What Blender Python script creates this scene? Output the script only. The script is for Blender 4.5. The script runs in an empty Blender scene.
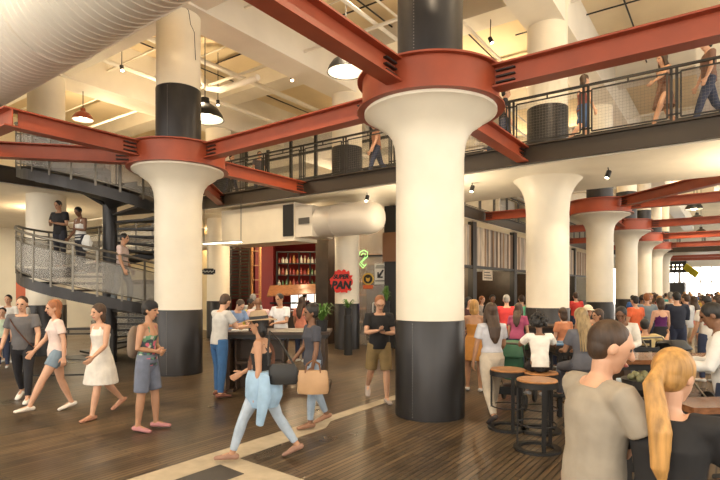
import bpy, math, random
from mathutils import Vector, Matrix
R = math.radians
random.seed(7)
scn = bpy.context.scene
COL = scn.collection
V = Vector
# ------------------------------------------------------------------ camera frame (for laying the plan out in metres)
CAM = V((3.62, -6.88, 1.85)); F = 520.0; YAW = R(35.4)
FW = V((-math.sin(YAW), math.cos(YAW), 0)); RT = V((math.cos(YAW), math.sin(YAW), 0))
def at(px, Z, h=0.0):
    p = CAM + FW*Z + RT*((px-360)/F*Z)
    return V((p.x, p.y, h))
def zfeet(y): return 1.85*F/(y-289)
# ------------------------------------------------------------------ materials
MATS = {}
def mat(name, col, rough=.6, metal=0, noise=0, nscale=4, bump=0, emit=0, alpha=1, trans=0, stretch=None, spec=None, coat=0):
    if name in MATS: return MATS[name]
    m = bpy.data.materials.new(name); m.use_nodes = True
    nt = m.node_tree; b = nt.nodes['Principled BSDF']
    b.inputs['Base Color'].default_value = (*col, 1); b.inputs['Roughness'].default_value = rough; b.inputs['Metallic'].default_value = metal
    if spec is not None: b.inputs['Specular IOR Level'].default_value = spec
    if coat: b.inputs['Coat Weight'].default_value = coat
    if emit:
        b.inputs['Emission Color'].default_value = (*col, 1); b.inputs['Emission Strength'].default_value = emit
    if alpha < 1: b.inputs['Alpha'].default_value = alpha
    if trans: b.inputs['Transmission Weight'].default_value = trans
    if noise or bump:
        tc = nt.nodes.new('ShaderNodeTexCoord'); mp = nt.nodes.new('ShaderNodeMapping'); n = nt.nodes.new('ShaderNodeTexNoise')
        n.inputs['Scale'].default_value = nscale; n.inputs['Detail'].default_value = 5
        if stretch: mp.inputs['Scale'].default_value = stretch
        nt.links.new(tc.outputs['Object'], mp.inputs[0]); nt.links.new(mp.outputs[0], n.inputs['Vector'])
        if noise:
            r = nt.nodes.new('ShaderNodeValToRGB')
            r.color_ramp.elements[0].position = .3; r.color_ramp.elements[1].position = .7
            r.color_ramp.elements[0].color = (*[max(0, c*(1-noise)) for c in col], 1); r.color_ramp.elements[1].color = (*[min(1, c*(1+noise)) for c in col], 1)
            nt.links.new(n.outputs['Fac'], r.inputs[0]); nt.links.new(r.outputs[0], b.inputs['Base Color'])
        if bump:
            bp = nt.nodes.new('ShaderNodeBump'); bp.inputs['Strength'].default_value = bump; bp.inputs['Distance'].default_value = .02
            nt.links.new(n.outputs['Fac'], bp.inputs['Height']); nt.links.new(bp.outputs[0], b.inputs['Normal'])
    MATS[name] = m
    return m
def planks(name, cols, width, length, rot=0, rough=.3, vertical=None, gap=.02, bump=.3, streak=.5):
    m = bpy.data.materials.new(name); m.use_nodes = True; nt = m.node_tree; b = nt.nodes['Principled BSDF']
    N = nt.nodes.new; L = nt.links.new
    tc = N('ShaderNodeTexCoord'); mp = N('ShaderNodeMapping'); L(tc.outputs['Object'], mp.inputs[0]); mp.inputs['Rotation'].default_value = (vertical or 0, 0, rot)
    br = N('ShaderNodeTexBrick'); L(mp.outputs[0], br.inputs['Vector'])
    br.inputs['Scale'].default_value = 1; br.inputs['Brick Width'].default_value = length; br.inputs['Row Height'].default_value = width
    br.inputs['Mortar Size'].default_value = width*gap*2; br.inputs['Mortar Smooth'].default_value = .3
    br.inputs['Color1'].default_value = (*cols[0], 1); br.inputs['Color2'].default_value = (*cols[1], 1); br.inputs['Mortar'].default_value = (*cols[2], 1)
    br.offset = .37
    m2 = N('ShaderNodeMapping'); L(mp.outputs[0], m2.inputs[0]); m2.inputs['Scale'].default_value = (.8, 14, 1)
    ns = N('ShaderNodeTexNoise'); L(m2.outputs[0], ns.inputs['Vector']); ns.inputs['Scale'].default_value = 1.5; ns.inputs['Detail'].default_value = 6
    ns2 = N('ShaderNodeTexNoise'); L(tc.outputs['Object'], ns2.inputs['Vector']); ns2.inputs['Scale'].default_value = .8; ns2.inputs['Detail'].default_value = 4
    ad = N('ShaderNodeMath'); ad.operation = 'ADD'; L(ns.outputs['Fac'], ad.inputs[0]); L(ns2.outputs['Fac'], ad.inputs[1])
    mr = N('ShaderNodeMapRange'); L(ad.outputs[0], mr.inputs['Value']); mr.inputs['From Min'].default_value = .7; mr.inputs['From Max'].default_value = 1.3
    mr.inputs['To Min'].default_value = 1-streak; mr.inputs['To Max'].default_value = 1+streak
    mx = N('ShaderNodeVectorMath'); mx.operation = 'SCALE'; L(br.outputs['Color'], mx.inputs[0]); L(mr.outputs[0], mx.inputs['Scale'])
    L(mx.outputs[0], b.inputs['Base Color'])
    r2 = N('ShaderNodeMapRange'); L(ns2.outputs['Fac'], r2.inputs['Value']); r2.inputs['To Min'].default_value = rough-.1; r2.inputs['To Max'].default_value = rough+.2
    L(r2.outputs[0], b.inputs['Roughness'])
    bp = N('ShaderNodeBump'); bp.inputs['Strength'].default_value = bump; bp.inputs['Distance'].default_value = .004; L(br.outputs['Fac'], bp.inputs['Height']); bp.invert = True
    L(bp.outputs[0], b.inputs['Normal'])
    return m
CREAM = mat('cream_paint', (.84, .77, .63), .45, noise=.05, nscale=1.6, bump=.05)
WHITE = mat('white_paint', (.78, .74, .66), .55, noise=.05, nscale=1.2, bump=.1)
CEIL = mat('ceiling_paint', (.74, .62, .42), .8, noise=.07, nscale=.7, bump=.15)
DUCT = mat('white_duct', (.70, .65, .56), .4, noise=.03, nscale=1)
RED = mat('oxide_red_steel', (.31, .058, .022), .42, noise=.12, nscale=3)
STEEL = mat('dark_steel', (.042, .040, .041), .36, metal=.6, noise=.35, nscale=1.5, stretch=(1, 1, .4))
IRON = mat('black_iron', (.025, .023, .022), .45, metal=.3)
BRONZE = mat('bronze_fascia', (.055, .042, .03), .45, metal=.3)
RIVET = mat('rivet_steel', (.25, .24, .22), .3, metal=.9)
BLACK = mat('black_paint', (.012, .012, .013), .5)
CONC = mat('concrete', (.42, .35, .25), .6, noise=.15, nscale=5, bump=.1)
SLATE = mat('dark_patch', (.05, .045, .04), .5, noise=.2)
SCREEN = mat('mesh_screen', (.34, .33, .31), .5, alpha=.42)
GLASS = mat('shop_glass', (.9, .95, .95), .03, alpha=.16)
WOOD = mat('table_wood', (.18, .072, .028), .25, noise=.35, nscale=3, stretch=(1, 9, 9), coat=.3)
SEATW = mat('seat_wood', (.42, .19, .07), .35, noise=.25, nscale=4, stretch=(1, 8, 8))
DARKW = mat('dark_wood', (.05, .028, .016), .4, noise=.3, nscale=3)
SLATW = planks('reclaimed_boards', ((.42, .33, .24), (.24, .16, .10), (.03, .02, .015)), .16, 9, rot=0, rough=.7, vertical=None)
CRIM = mat('crimson_wall', (.22, .012, .012), .5)
BRICK = planks('grey_brick', ((.20, .18, .16), (.12, .11, .10), (.3, .28, .26)), .08, .22, rough=.8)
FLOORM = planks('strip_wood_floor', ((.128, .085, .045), (.066, .043, .023), (.008, .006, .004)), .065, 1.8, rot=R(90), rough=.27, streak=.7, gap=.06)
LEAF = mat('leaf_green', (.09, .19, .035), .5, noise=.3, nscale=8)
GLOW = mat('lamp_glow', (1, .86, .62), emit=9); REFL = mat('lamp_reflector', (.9, .86, .78), .4)
GLOWW = mat('white_glow', (1, .95, .86), emit=3)
MENU = mat('backlit_panel', (.95, .93, .88), emit=1.1)
PANEG = mat('daylight_window', (1, .96, .9), emit=3.2)
# ------------------------------------------------------------------ mesh builder
class MB:
    def __init__(s, flat=False): s.v = []; s.f = []; s.flat = flat
    def add(s, vs, fs):
        o = len(s.v); s.v += [V(p) for p in vs]; s.f += [[i+o for i in f] for f in fs]; return s
    def box(s, c, d, rz=0, M=None):
        c = V(c); x, y, z = d[0]/2, d[1]/2, d[2]/2
        rot = M if M is not None else Matrix.Rotation(rz, 3, 'Z')
        vs = [c + rot @ V((a*x, b*y, e*z)) for a in (-1, 1) for b in (-1, 1) for e in (-1, 1)]
        return s.add(vs, [(0, 1, 3, 2), (4, 6, 7, 5), (0, 4, 5, 1), (2, 3, 7, 6), (0, 2, 6, 4), (1, 5, 7, 3)])
    def span(s, p0, p1): return s.box([(a+b)/2 for a, b in zip(p0, p1)], [abs(b-a) for a, b in zip(p0, p1)])
    def bar(s, p0, p1, w, h=None, up=V((0, 0, 1))):
        p0, p1 = V(p0), V(p1); h = h or w; t = (p1-p0); L = t.length; t.normalize()
        if abs(t.dot(up)) > .98: up = V((0, 1, 0))
        sd = t.cross(up).normalized(); u = sd.cross(t)
        return s.box((p0+p1)/2, (w, L, h), M=Matrix((sd, t, u)).transposed())
    def loft(s, pts, rad, side=V((1, 0, 0)), n=12, cap=True, round_=True):
        round_ = round_ and not s.flat
        pts = [V(p) for p in pts]; k = len(pts); rad = [(r, r) if not hasattr(r, '__len__') else r for r in rad]
        rings = []; side = V(side)
        P, Q, T = [], [], []
        for i in range(k):
            t = (pts[min(i+1, k-1)] - pts[max(i-1, 0)])
            t = t.normalized() if t.length > 1e-9 else V((0, 0, 1))
            u = side - t*side.dot(t)
            if u.length < 1e-3: u = t.orthogonal()
            u.normalize(); T.append(t); P.append(u); Q.append(t.cross(u)); 
        seq = []
        if cap and round_:
            m = min(rad[0])
            seq += [(0, -m*.75, .35), (0, -m*.5, .75)]
        seq += [(i, 0, 1) for i in range(k)]
        if cap and round_:
            m = min(rad[-1])
            seq += [(k-1, m*.5, .75), (k-1, m*.75, .35)]
        base = len(s.v)
        for i, off, sc in seq:
            for j in range(n):
                a = 2*math.pi*j/n
                s.v.append(pts[i] + T[i]*off + P[i]*(math.cos(a)*rad[i][0]*sc) + Q[i]*(math.sin(a)*rad[i][1]*sc))
        for r in range(len(seq)-1):
            for j in range(n):
                a, b = base+r*n+j, base+r*n+(j+1) % n
                s.f.append([a, b, b+n, a+n])
        if cap:
            s.f.append([base+j for j in range(n)][::-1]); s.f.append([base+(len(seq)-1)*n+j for j in range(n)])
        return s
    def cyl(s, p0, p1, r, n=16, r2=None): return s.loft([p0, p1], [r, r if r2 is None else r2], side=(V(p1)-V(p0)).orthogonal(), n=n, round_=False)
    def tube(s, pts, r, n=6): 
        pts = [V(p) for p in pts]
        return s.loft(pts, [r]*len(pts), side=V((0, 0, 1)) if abs((pts[-1]-pts[0]).normalized().z) < .9 else V((1, 0, 0)), n=n, round_=False)
    def ell(s, c, r, M=None, nu=12, nv=8):
        c = V(c); base = len(s.v); vs = []; fs = []
        for i in range(nv+1):
            ph = math.pi*i/nv
            for j in range(nu):
                a = 2*math.pi*j/nu
                p = V((math.sin(ph)*math.cos(a)*r[0], math.sin(ph)*math.sin(a)*r[1], math.cos(ph)*r[2]))
                vs.append(c + (M @ p if M is not None else p))
        for i in range(nv):
            for j in range(nu):
                fs.append([i*nu+j, (i+1)*nu+j, (i+1)*nu+(j+1) % nu, i*nu+(j+1) % nu])
        return s.add(vs, fs)
    def lathe(s, c, prof, n=32):
        c = V(c); vs = []; fs = []; k = len(prof)
        for r, z in prof:
            for j in range(n):
                a = 2*math.pi*j/n; vs.append(c + V((r*math.cos(a), r*math.sin(a), z)))
        for i in range(k-1):
            for j in range(n): fs.append([i*n+j, i*n+(j+1) % n, (i+1)*n+(j+1) % n, (i+1)*n+j])
        return s.add(vs, fs)
    def poly(s, pts, z0, z1):
        n = len(pts); vs = [V((p[0], p[1], z)) for z in (z0, z1) for p in pts]
        fs = [list(range(n))[::-1], list(range(n, 2*n))] + [[i, (i+1) % n, n+(i+1) % n, n+i] for i in range(n)]
        return s.add(vs, fs)
    def mesh(s, name, m=None, smooth=False):
        me = bpy.data.meshes.new(name); me.from_pydata([tuple(p) for p in s.v], [], s.f)
        import bmesh
        bm = bmesh.new(); bm.from_mesh(me)
        bmesh.ops.remove_doubles(bm, verts=bm.verts, dist=1e-5); bmesh.ops.recalc_face_normals(bm, faces=bm.faces)
        bm.to_mesh(me); bm.free()
        if m: me.materials.append(m)
        if smooth:
            for p in me.polygons: p.use_smooth = True
            try: me.set_sharp_from_angle(angle=R(40))
            except Exception: pass
        return me
    def build(s, name, m, parent=None, smooth=True, loc=None):
        """loc: origin in world; geometry is in world coordinates"""
        o0 = V((0, 0, 0))
        if parent is not None: o0 = V(parent.location)
        elif loc is not None: o0 = V(loc)
        if parent is not None or loc is not None: s.v = [p-o0 for p in s.v]
        o = bpy.data.objects.new(name, s.mesh(name, m, smooth)); COL.objects.link(o)
        if parent is not None: o.parent = parent
        elif loc is not None: o.location = o0
        return o
def sub(mb, name, m, part, thingloc, smooth=True):
    """sub-part: geometry in world coordinates, its part has its origin at the thing's"""
    mb.v = [p-V(thingloc) for p in mb.v]
    o = bpy.data.objects.new(name, mb.mesh(name, m, smooth)); COL.objects.link(o); o.parent = part
    return o
def tag(o, label=None, cat=None, group=None, kind=None):
    if label: o['label'] = label
    if cat: o['category'] = cat
    if group: o['group'] = group
    if kind: o['kind'] = kind
    return o
def thing(name, loc, label, cat, group=None, rz=0):
    o = bpy.data.objects.new(name, None); COL.objects.link(o); o.location = V(loc); o.rotation_euler.z = rz; o.empty_display_size = .1
    return tag(o, label, cat, group)
def copy_tree(o, parent=None):
    c = o.copy(); COL.objects.link(c); c.parent = parent
    for ch in list(o.children): copy_tree(ch, c)
    return c
def struct(mb, name, m, smooth=False): return tag(mb.build(name, m, smooth=smooth), kind='structure')
# ================================================================== PEOPLE
def remesh(mb, vox, smooth=2, name='body'):
    me = mb.mesh(name); o = bpy.data.objects.new('tmp', me); COL.objects.link(o)
    r = o.modifiers.new('r', 'REMESH'); r.mode = 'VOXEL'; r.voxel_size = vox
    if smooth:
        sm = o.modifiers.new('s', 'SMOOTH'); sm.iterations = smooth; sm.factor = .5
    dg = bpy.context.evaluated_depsgraph_get()
    out = bpy.data.meshes.new_from_object(o.evaluated_get(dg)); out.name = name
    bpy.data.objects.remove(o); bpy.data.meshes.remove(me)
    for p in out.polygons: p.use_smooth = True
    return out
def cloth(rgb, n=.12):
    k = 'cloth_%d_%d_%d' % tuple(int(c*99) for c in rgb)
    return mat(k, rgb, .85, noise=n, nscale=9)
SKIN = {'fair': (.60, .34, .22), 'tan': (.45, .24, .14), 'brown': (.20, .095, .05), 'dark': (.09, .042, .025)}
HAIR = {'black': (.012, .01, .009), 'brown': (.05, .025, .012), 'blonde': (.44, .235, .07), 'auburn': (.28, .10, .035), 'grey': (.3, .28, .25), 'ash': (.30, .21, .10)}
def floral():
    if 'floral' in MATS: return MATS['floral']
    m = mat('floral', (.1, .1, .1), .8); nt = m.node_tree; tc = nt.nodes.new('ShaderNodeTexCoord'); v = nt.nodes.new('ShaderNodeTexVoronoi'); v.inputs['Scale'].default_value = 22
    r = nt.nodes.new('ShaderNodeValToRGB'); r.color_ramp.interpolation = 'CONSTANT'; e = r.color_ramp.elements; e[0].color = (.05, .07, .08, 1); e[1].color = (.55, .12, .18, 1); e[1].position = .45
    for p_, c_ in ((.6, (.12, .28, .16, 1)), (.75, (.5, .46, .4, 1)), (.88, (.08, .1, .16, 1))): q_ = e.new(p_); q_.color = c_
    nt.links.new(tc.outputs['Object'], v.inputs['Vector']); nt.links.new(v.outputs['Color'], r.inputs[0]); nt.links.new(r.outputs[0], nt.nodes['Principled BSDF'].inputs['Base Color'])
    return m
def skin(n): return mat('skin_'+n, SKIN[n], .5, noise=.06, nscale=12)
def hairm(n): return mat('hair_'+n, HAIR[n], .5, noise=.4, nscale=30, stretch=(1, 1, .15), bump=.4)
EYE = mat('eye_dark', (.02, .015, .012), .2); LIP = mat('lip', (.33, .10, .08), .45)
A0 = dict(s=5, o=9, e=18, i=0, palm='in')
def person(label, pos, face, H=1.72, sex='m', vox=.011, skn='fair', hair=('short', 'brown'), top=('tee', (.5, .5, .5)), bot=('pants', (.03, .04, .08)),
           shoes=(.6, .6, .6), legs=((12, 8), (-14, 14)), armL=None, armR=None, lean=2, head=(0, 5), seat=None, bulk=1.0, z=0, group=None, glasses=False, kid=False, name='person', strap=None, cap=None):
    """pos: ground point; face: world direction the person looks at; legs: (hip swing, knee bend) for left then right"""
    k = H/1.75; f = bulk; w = .93 if sex == 'f' else 1.0
    aL = dict(A0, **(armL or {})); aR = dict(A0, **(armR or {}))
    hx = .09
    # legs
    def leg(side, sw, kn, sp=3):
        hip = V((side*hx, 0, -.04))
        a = R(sw); td = V((side*math.sin(R(sp)), math.sin(a), -math.cos(a))).normalized()
        b = R(sw-kn); sd = V((side*.01, math.sin(b), -math.cos(b))).normalized()
        knee = hip+td*.435; ank = knee+sd*.41
        pit = R(max(0, -(sw-kn))*.75)
        if seat is not None: pit = R(8)
        fd = V((side*.12, math.cos(pit), -math.sin(pit))).normalized()
        return hip, knee, ank, fd
    LL = {-1: leg(-1, *legs[0]), 1: leg(1, *legs[1])}
    low = min((l[2]+l[3]*.19).z for l in LL.values()); low = min(low, min(l[2].z for l in LL.values())) - .062
    pel = V((0, 0, -low)) if seat is None else V((0, 0, (seat+.10-z)/k))
    for s_ in LL: LL[s_] = tuple(p+pel if i < 3 else p for i, p in enumerate(LL[s_]))
    T = Matrix.Translation(pel) @ Matrix.Rotation(-R(lean), 4, 'X')
    def arm(side, a):
        sh = T @ V((side*.178*w*f, -.005, .43))
        s_, o, e, i_ = R(a['s']), R(a['o']), R(a['e']), R(a['i'])
        u = V((side*math.sin(o), math.cos(o)*math.sin(s_), -math.cos(o)*math.cos(s_)))
        fo = V((-side*math.sin(i_)+side*math.sin(o)*.4*math.cos(i_), math.cos(i_)*math.sin(s_+e), -math.cos(i_)*math.cos(s_+e))).normalized()
        el = sh+u*.28; wr = el+fo*.25
        return sh, el, wr, fo
    AA = {-1: arm(-1, aL), 1: arm(1, aR)}
    HM = T @ Matrix.Translation((0, .0, .535)) @ Matrix.Rotation(-R(head[0]), 4, 'Z') @ Matrix.Rotation(-R(head[1]), 4, 'X') @ Matrix.Translation((0, .015, .115))
    HR = HM.to_3x3()
    X = T.to_3x3() @ V((1, 0, 0))
    if sex == 'm': S = [(-.10, .10, .09), (-.03, .150, .108), (.06, .148, .108), (.14, .138, .100), (.24, .152, .108), (.33, .168, .112), (.40, .165, .095), (.45, .11, .07), (.48, .062, .058)]
    else: S = [(-.10, .11, .10), (-.03, .165, .118), (.06, .152, .105), (.14, .122, .088), (.24, .134, .098), (.32, .148, .118), (.40, .145, .085), (.45, .095, .062), (.48, .052, .05)]
    if kid: S = [(a, b*.92, c*.95) for a, b, c in S]
    def torso(mb, z0, z1, inf):
        ss = [q for q in S if z0-1e-6 <= q[0] <= z1+1e-6]
        mb.loft([T @ V((0, 0, q[0])) for q in ss], [(q[1]*f+inf, q[2]*f+inf) for q in ss], side=X, n=20)
    hs = 1.12 if kid else 1.0
    # ---------------- body
    mb = MB(); torso(mb, -.2, .5, 0)
    mb.loft([T @ V((0, -.005, .44)), T @ V((0, .008, .50)), HM @ V((0, -.012, -.07))], [.056*w, .05*w, .052*w], n=12)
    mb.ell(HM @ V((0, 0, .02)), (.076*hs, .095*hs, .098*hs), HR, 18, 12)
    mb.loft([HM @ V((0, .03, .0)), HM @ V((0, .035, -.055)), HM @ V((0, .048, -.095))], [(.066, .058), (.055, .05), (.032, .03)], side=HR @ V((1, 0, 0)), n=14)
    mb.loft([HM @ V((0, .09, .015)), HM @ V((0, .108, -.025))], [.010, .015], n=8)
    mb.ell(HM @ V((0, .088, .035)), (.045, .012, .010), HR)
    mb.ell(HM @ V((0, .092, -.062)), (.024, .010, .009), HR)
    for s_ in (-1, 1): mb.ell(HM @ V((s_*.077*hs, -.005, -.005)), (.011, .02, .031), HR)
    for s_ in (-1, 1):
        hip, kn, an, fd = LL[s_]
        q = (.083 if sex == 'm' else .086)*f
        mb.loft([hip+V((0, 0, .03)), hip.lerp(kn, .3), hip.lerp(kn, .7), kn, kn.lerp(an, .28), kn.lerp(an, .6), an.lerp(kn, .12), an], [q*.95, q, q*.78, .054*f, .056*f, .045*f, .034, .036], side=V((1, 0, 0)), n=14)
        mb.loft([an-fd*.045+V((0, 0, -.028)), an+fd*.05+V((0, 0, -.02)), an+fd*.12+V((0, 0, -.034)), an+fd*.18+V((0, 0, -.042))], [(.03, .032), (.036, .038), (.042, .024), (.032, .016)], side=V((1, 0, 0)), n=10)
        sh, el, wr, fo = AA[s_]; a = aL if s_ < 0 else aR
        mb.loft([T @ V((s_*.09*w, 0, .43)), sh, sh.lerp(el, .3), sh.lerp(el, .75), el, el.lerp(wr, .25), el.lerp(wr, .7), wr], [c*w*f for c in (.06, .056, .050, .041, .037, .040, .031, .026)], side=V((0, 1, 0)), n=12)
        # hand
        nr = {'in': V((-s_, 0, 0)), 'up': V((0, 0, 1)), 'down': V((0, 0, -1)), 'back': V((0, -1, 0))}[a['palm']]
        nr = (nr-fo*nr.dot(fo)).normalized(); wd = nr.cross(fo).normalized()
        if wd.dot(V((0, 1, .3)) if abs(fo.z) > .6 else V((-s_, 0, .4))) < 0: wd = -wd     # thumb side
        mb.loft([wr, wr+fo*.03, wr+fo*.085], [(.024, .020), (.036, .017), (.041, .014)], side=wd, n=12)
        for j, (off, ln) in enumerate(((.031, .070), (.0105, .080), (-.0105, .074), (-.031, .058))):
            b0 = wr+fo*.085+wd*off; cu = R(a.get('curl', 22)+4*j)
            pts = [b0-fo*.02, b0]; d = fo.copy()
            for q_ in range(3):
                d = (d*math.cos(cu)+nr*math.sin(cu)).normalized()
                n_ = nr*math.cos(cu)-fo*math.sin(cu)*0; pts.append(pts[-1]+(d+wd*off*1.5)*ln*(.42, .32, .26)[q_])
            mb.loft(pts, [.0098, .0096, .009, .0084, .007], side=wd, n=7)
        t0 = wr+fo*.025+wd*.028
        mb.loft([t0-fo*.01, t0+(fo*.6+wd*.8).normalized()*.035, t0+(fo*.6+wd*.8).normalized()*.035+(fo*.9+wd*.25+nr*.3).normalized()*.035], [.013, .0115, .009], side=nr, n=7)
    root = bpy.data.objects.new(name, None); COL.objects.link(root); root.empty_display_size = .1
    root.location = V((pos[0], pos[1], z)); root.rotation_euler.z = math.atan2(face[1], face[0])-math.pi/2; root.scale = (k, k, k)
    tag(root, label, 'person', group)
    def fin(me, nm, m):
        me.materials.clear(); me.materials.append(m)
        o = bpy.data.objects.new(nm, me); COL.objects.link(o); o.parent = root; return o
    body = remesh(mb, vox, 1, 'body'); ob = fin(body, 'body', skin(skn))
    body.materials.append(EYE); body.materials.append(LIP)
    Hi = HM.inverted(); idx = []
    for p in body.polygons:
        c = Hi @ p.center; mi = 0
        if c.y > .05:
            if abs(abs(c.x)-.031) < .0125 and abs(c.z-.012) < .0075: mi = 1
            elif abs(c.x) < .024 and abs(c.z+.062) < .008 and c.y > .075: mi = 2
        idx.append(mi)
    body.polygons.foreach_set('material_index', idx)
    # ---------------- clothes
    cv = max(vox*1.15, .011)
    def sleeves(mb, tt, inf):
        for s_ in (-1, 1):
            sh, el, wr, fo = AA[s_]
            P_ = [T @ V((s_*.09*w, 0, .425)), sh, sh.lerp(el, .35)]; r_ = [.066, .066, .064]
            if tt == 'tee': P_ += [sh.lerp(el, .62)]; r_ += [.066]
            elif tt == 'cap': pass
            else: P_ += [sh.lerp(el, .7), el, el.lerp(wr, .4), el.lerp(wr, .93)]; r_ += [.056, .052, .048, .040]
            mb.loft(P_, [(c*w*f+inf) for c in r_], side=V((0, 1, 0)), n=12)
    if top:
        kind, c = top[0], top[1]; mb = MB(True); inf = .016 if kind != 'tank' else .009
        z0 = -.1 if kind not in ('crop', 'tucked') else .06
        if z0 < 0: z0 = -.03; mb.loft([T @ V((0, 0, -.085)), T @ V((0, 0, .02))], [((S[1][1]-.004)*f+inf, (S[1][2]-.002)*f+inf)]*2, side=X, n=20)
        torso(mb, z0, .45 if kind not in ('tank', 'dress', 'sundress') else .34, inf)
        if kind == 'sundress': torso(mb, .3, .40, .006)
        if kind in ('tee', 'tucked', 'shirt', 'dress'): sleeves(mb, 'tee' if kind != 'shirt' else 'long', .004)
        if kind in ('tank', 'sundress'):
            for s_ in (-1, 1): mb.loft([T @ V((s_*.075, .075, .32)), T @ V((s_*.085, .045, .43)), T @ V((s_*.08, -.03, .445)), T @ V((s_*.07, -.08, .34))], [(.026, .018)]*4, side=X, n=8)
        if kind in ('dress', 'sundress'):
            mb.loft([pel+V((0, 0, .12)), pel+V((0, 0, -.02)), pel+V((0, 0, -.2)), pel+V((0, 0, -.42))], [(.13, .105), (.19, .15), (.235, .20), (.27, .24)], side=X, n=20)
        fin(remesh(mb, cv, 2, 'shirt'), 'dress' if 'dress' in kind else 'shirt', floral() if c == 'floral' else cloth(c))
    if bot:
        kind, c = bot; mb = MB(True)
        if kind == 'skirt':
            mb.loft([pel+V((0, 0, .1)), pel+V((0, 0, -.04)), pel+V((0, 0, -.2)), pel+V((0, 0, -.36))], [(.15, .115), (.185, .14), (.21, .18), (.24, .21)], side=X, n=20)
        else:
            mb.flat = False; torso(mb, -.1, .06, .011); mb.flat = True
            for s_ in (-1, 1):
                hip, kn, an, fd = LL[s_]; q = .093*f; g = .014
                if kind == 'pants': mb.loft([hip+V((0, 0, .04)), hip.lerp(kn, .3), hip.lerp(kn, .7), kn, kn.lerp(an, .3), kn.lerp(an, .65), kn.lerp(an, .95)], [q+.005, q+.006, q*.85+.003, .066*f+.006, .068*f, .058, .05], side=V((1, 0, 0)), n=14)
                elif kind == 'slim': mb.loft([hip+V((0, 0, .04)), hip.lerp(kn, .3), hip.lerp(kn, .7), kn, kn.lerp(an, .3), kn.lerp(an, .65), kn.lerp(an, .88)], [q, q, q*.8, .06*f, .062*f, .051, .043], side=V((1, 0, 0)), n=14)
                else:
                    e_ = .9 if kind == 'shorts' else .5
                    mb.loft([hip+V((0, 0, .04)), hip.lerp(kn, .3*e_), hip.lerp(kn, e_)], [q+.004, q+.012, q*.95+.008], side=V((1, 0, 0)), n=14)
        fin(remesh(mb, cv, 2, 'trousers'), {'skirt': 'skirt', 'pants': 'trousers', 'slim': 'trousers'}.get(kind, 'shorts'), cloth(c))
    if shoes:
        for s_ in (-1, 1):
            an, fd = LL[s_][2], LL[s_][3]; mb = MB()
            mb.loft([an-fd*.055+V((0, 0, -.03)), an+fd*.03+V((0, 0, -.022)), an+fd*.10+V((0, 0, -.034)), an+fd*.185+V((0, 0, -.042))], [(.038, .034), (.043, .040), (.048, .030), (.038, .021)], side=V((1, 0, 0)), n=12)
            fin(mb.mesh('shoe', None, True), 'shoe', cloth(shoes))
    # ---------------- hair
    hk, hc = hair
    if hk != 'none':
        mb = MB(); g = hs*(1.08 if hk in ('short', 'crop', 'cap') else 1.16)
        up = .038 if hk != 'crop' else .03; bk = -.022 if hk not in ('crop',) else -.012
        mb.ell(HM @ V((0, bk, up)), (.078*g, .092*g, .09*g), HR, 18, 12)
        if hk in ('short', 'bob', 'long', 'pony', 'bun', 'dreads'): mb.ell(HM @ V((0, -.045, -.01)), (.07*g, .06*g, .075), HR)
        if hk == 'bob': mb.loft([HM @ V((0, -.035, .03)), HM @ V((0, -.045, -.09)), HM @ V((0, -.045, -.14))], [(.088, .06), (.092, .055), (.075, .035)], side=HR @ V((1, 0, 0)))
        if hk == 'long':
            mb.loft([HM @ V((0, -.03, .04)), HM @ V((0, -.05, -.08)), T @ V((0, -.12*f, .42)), T @ V((0, -.13*f, .28)), T @ V((.01, -.125*f, .20))], [(.088, .065), (.09, .05), (.10, .03), (.075, .025), (.03, .015)], side=X, n=14)
            for s_ in (-1, 1): mb.loft([HM @ V((s_*.07, .0, .03)), HM @ V((s_*.085, -.005, -.08)), T @ V((s_*.1, .01, .44))], [.03, .035, .02])
        if hk == 'pony':
            mb.ell(HM @ V((0, -.11, .03)), (.03, .03, .03))
            mb.loft([HM @ V((0, -.11, .03)), HM @ V((0, -.15, -.06)), T @ V((0, -.15*f, .40)), T @ V((0, -.15*f, .24)), T @ V((.01, -.13*f, .16))], [(.03, .03), (.045, .04), (.052, .035), (.04, .025), (.012, .01)], side=X, n=12)
        if hk == 'bun': mb.ell(HM @ V((0, -.09, .10)), (.045, .045, .04))
        if hk == 'curly':
            rr = random.Random(3)
            for j in range(90):
                a, b = rr.uniform(0, 6.283), rr.uniform(-.55, 1)
                d = V((math.cos(a)*math.sqrt(1-b*b), math.sin(a)*math.sqrt(1-b*b), b))
                if d.y > .45 and d.z < .35: continue
                mb.ell(HM @ (V((0, -.02, .04))+V((d.x*.105*g, d.y*.11*g, d.z*.115*g))), (.03, .03, .03), None, 7, 5)
        hv = max(.009, vox*.9)
        if hk == 'dreads':
            o1 = fin(remesh(mb, hv, 1, 'hair'), 'hair', hairm(hc)); rr = random.Random(5); mb = MB()
            for j in range(46):
                a = R(rr.uniform(-75, 75)); x0 = math.sin(a)*.08; y0 = -.03-math.cos(a)*.065
                L_ = rr.uniform(.26, .42); dx = rr.uniform(-.03, .03)
                mb.tube([HM @ V((x0*.7, y0*.6, .09)), HM @ V((x0*1.1, y0*1.15, .02)), HM @ V((x0*1.2, y0*1.3, -.1)), HM @ V((x0*1.1+dx*.5, y0*1.4-.03, -.1-L_*.5)), HM @ V((x0+dx, y0*1.3-.03, -.08-L_))], rr.uniform(.008, .012), 6)
            fin(mb.mesh('dreadlocks', None, True), 'dreadlocks', hairm(hc))
        else: fin(remesh(mb, hv, 1, 'hair'), 'hair', hairm(hc))
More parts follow.
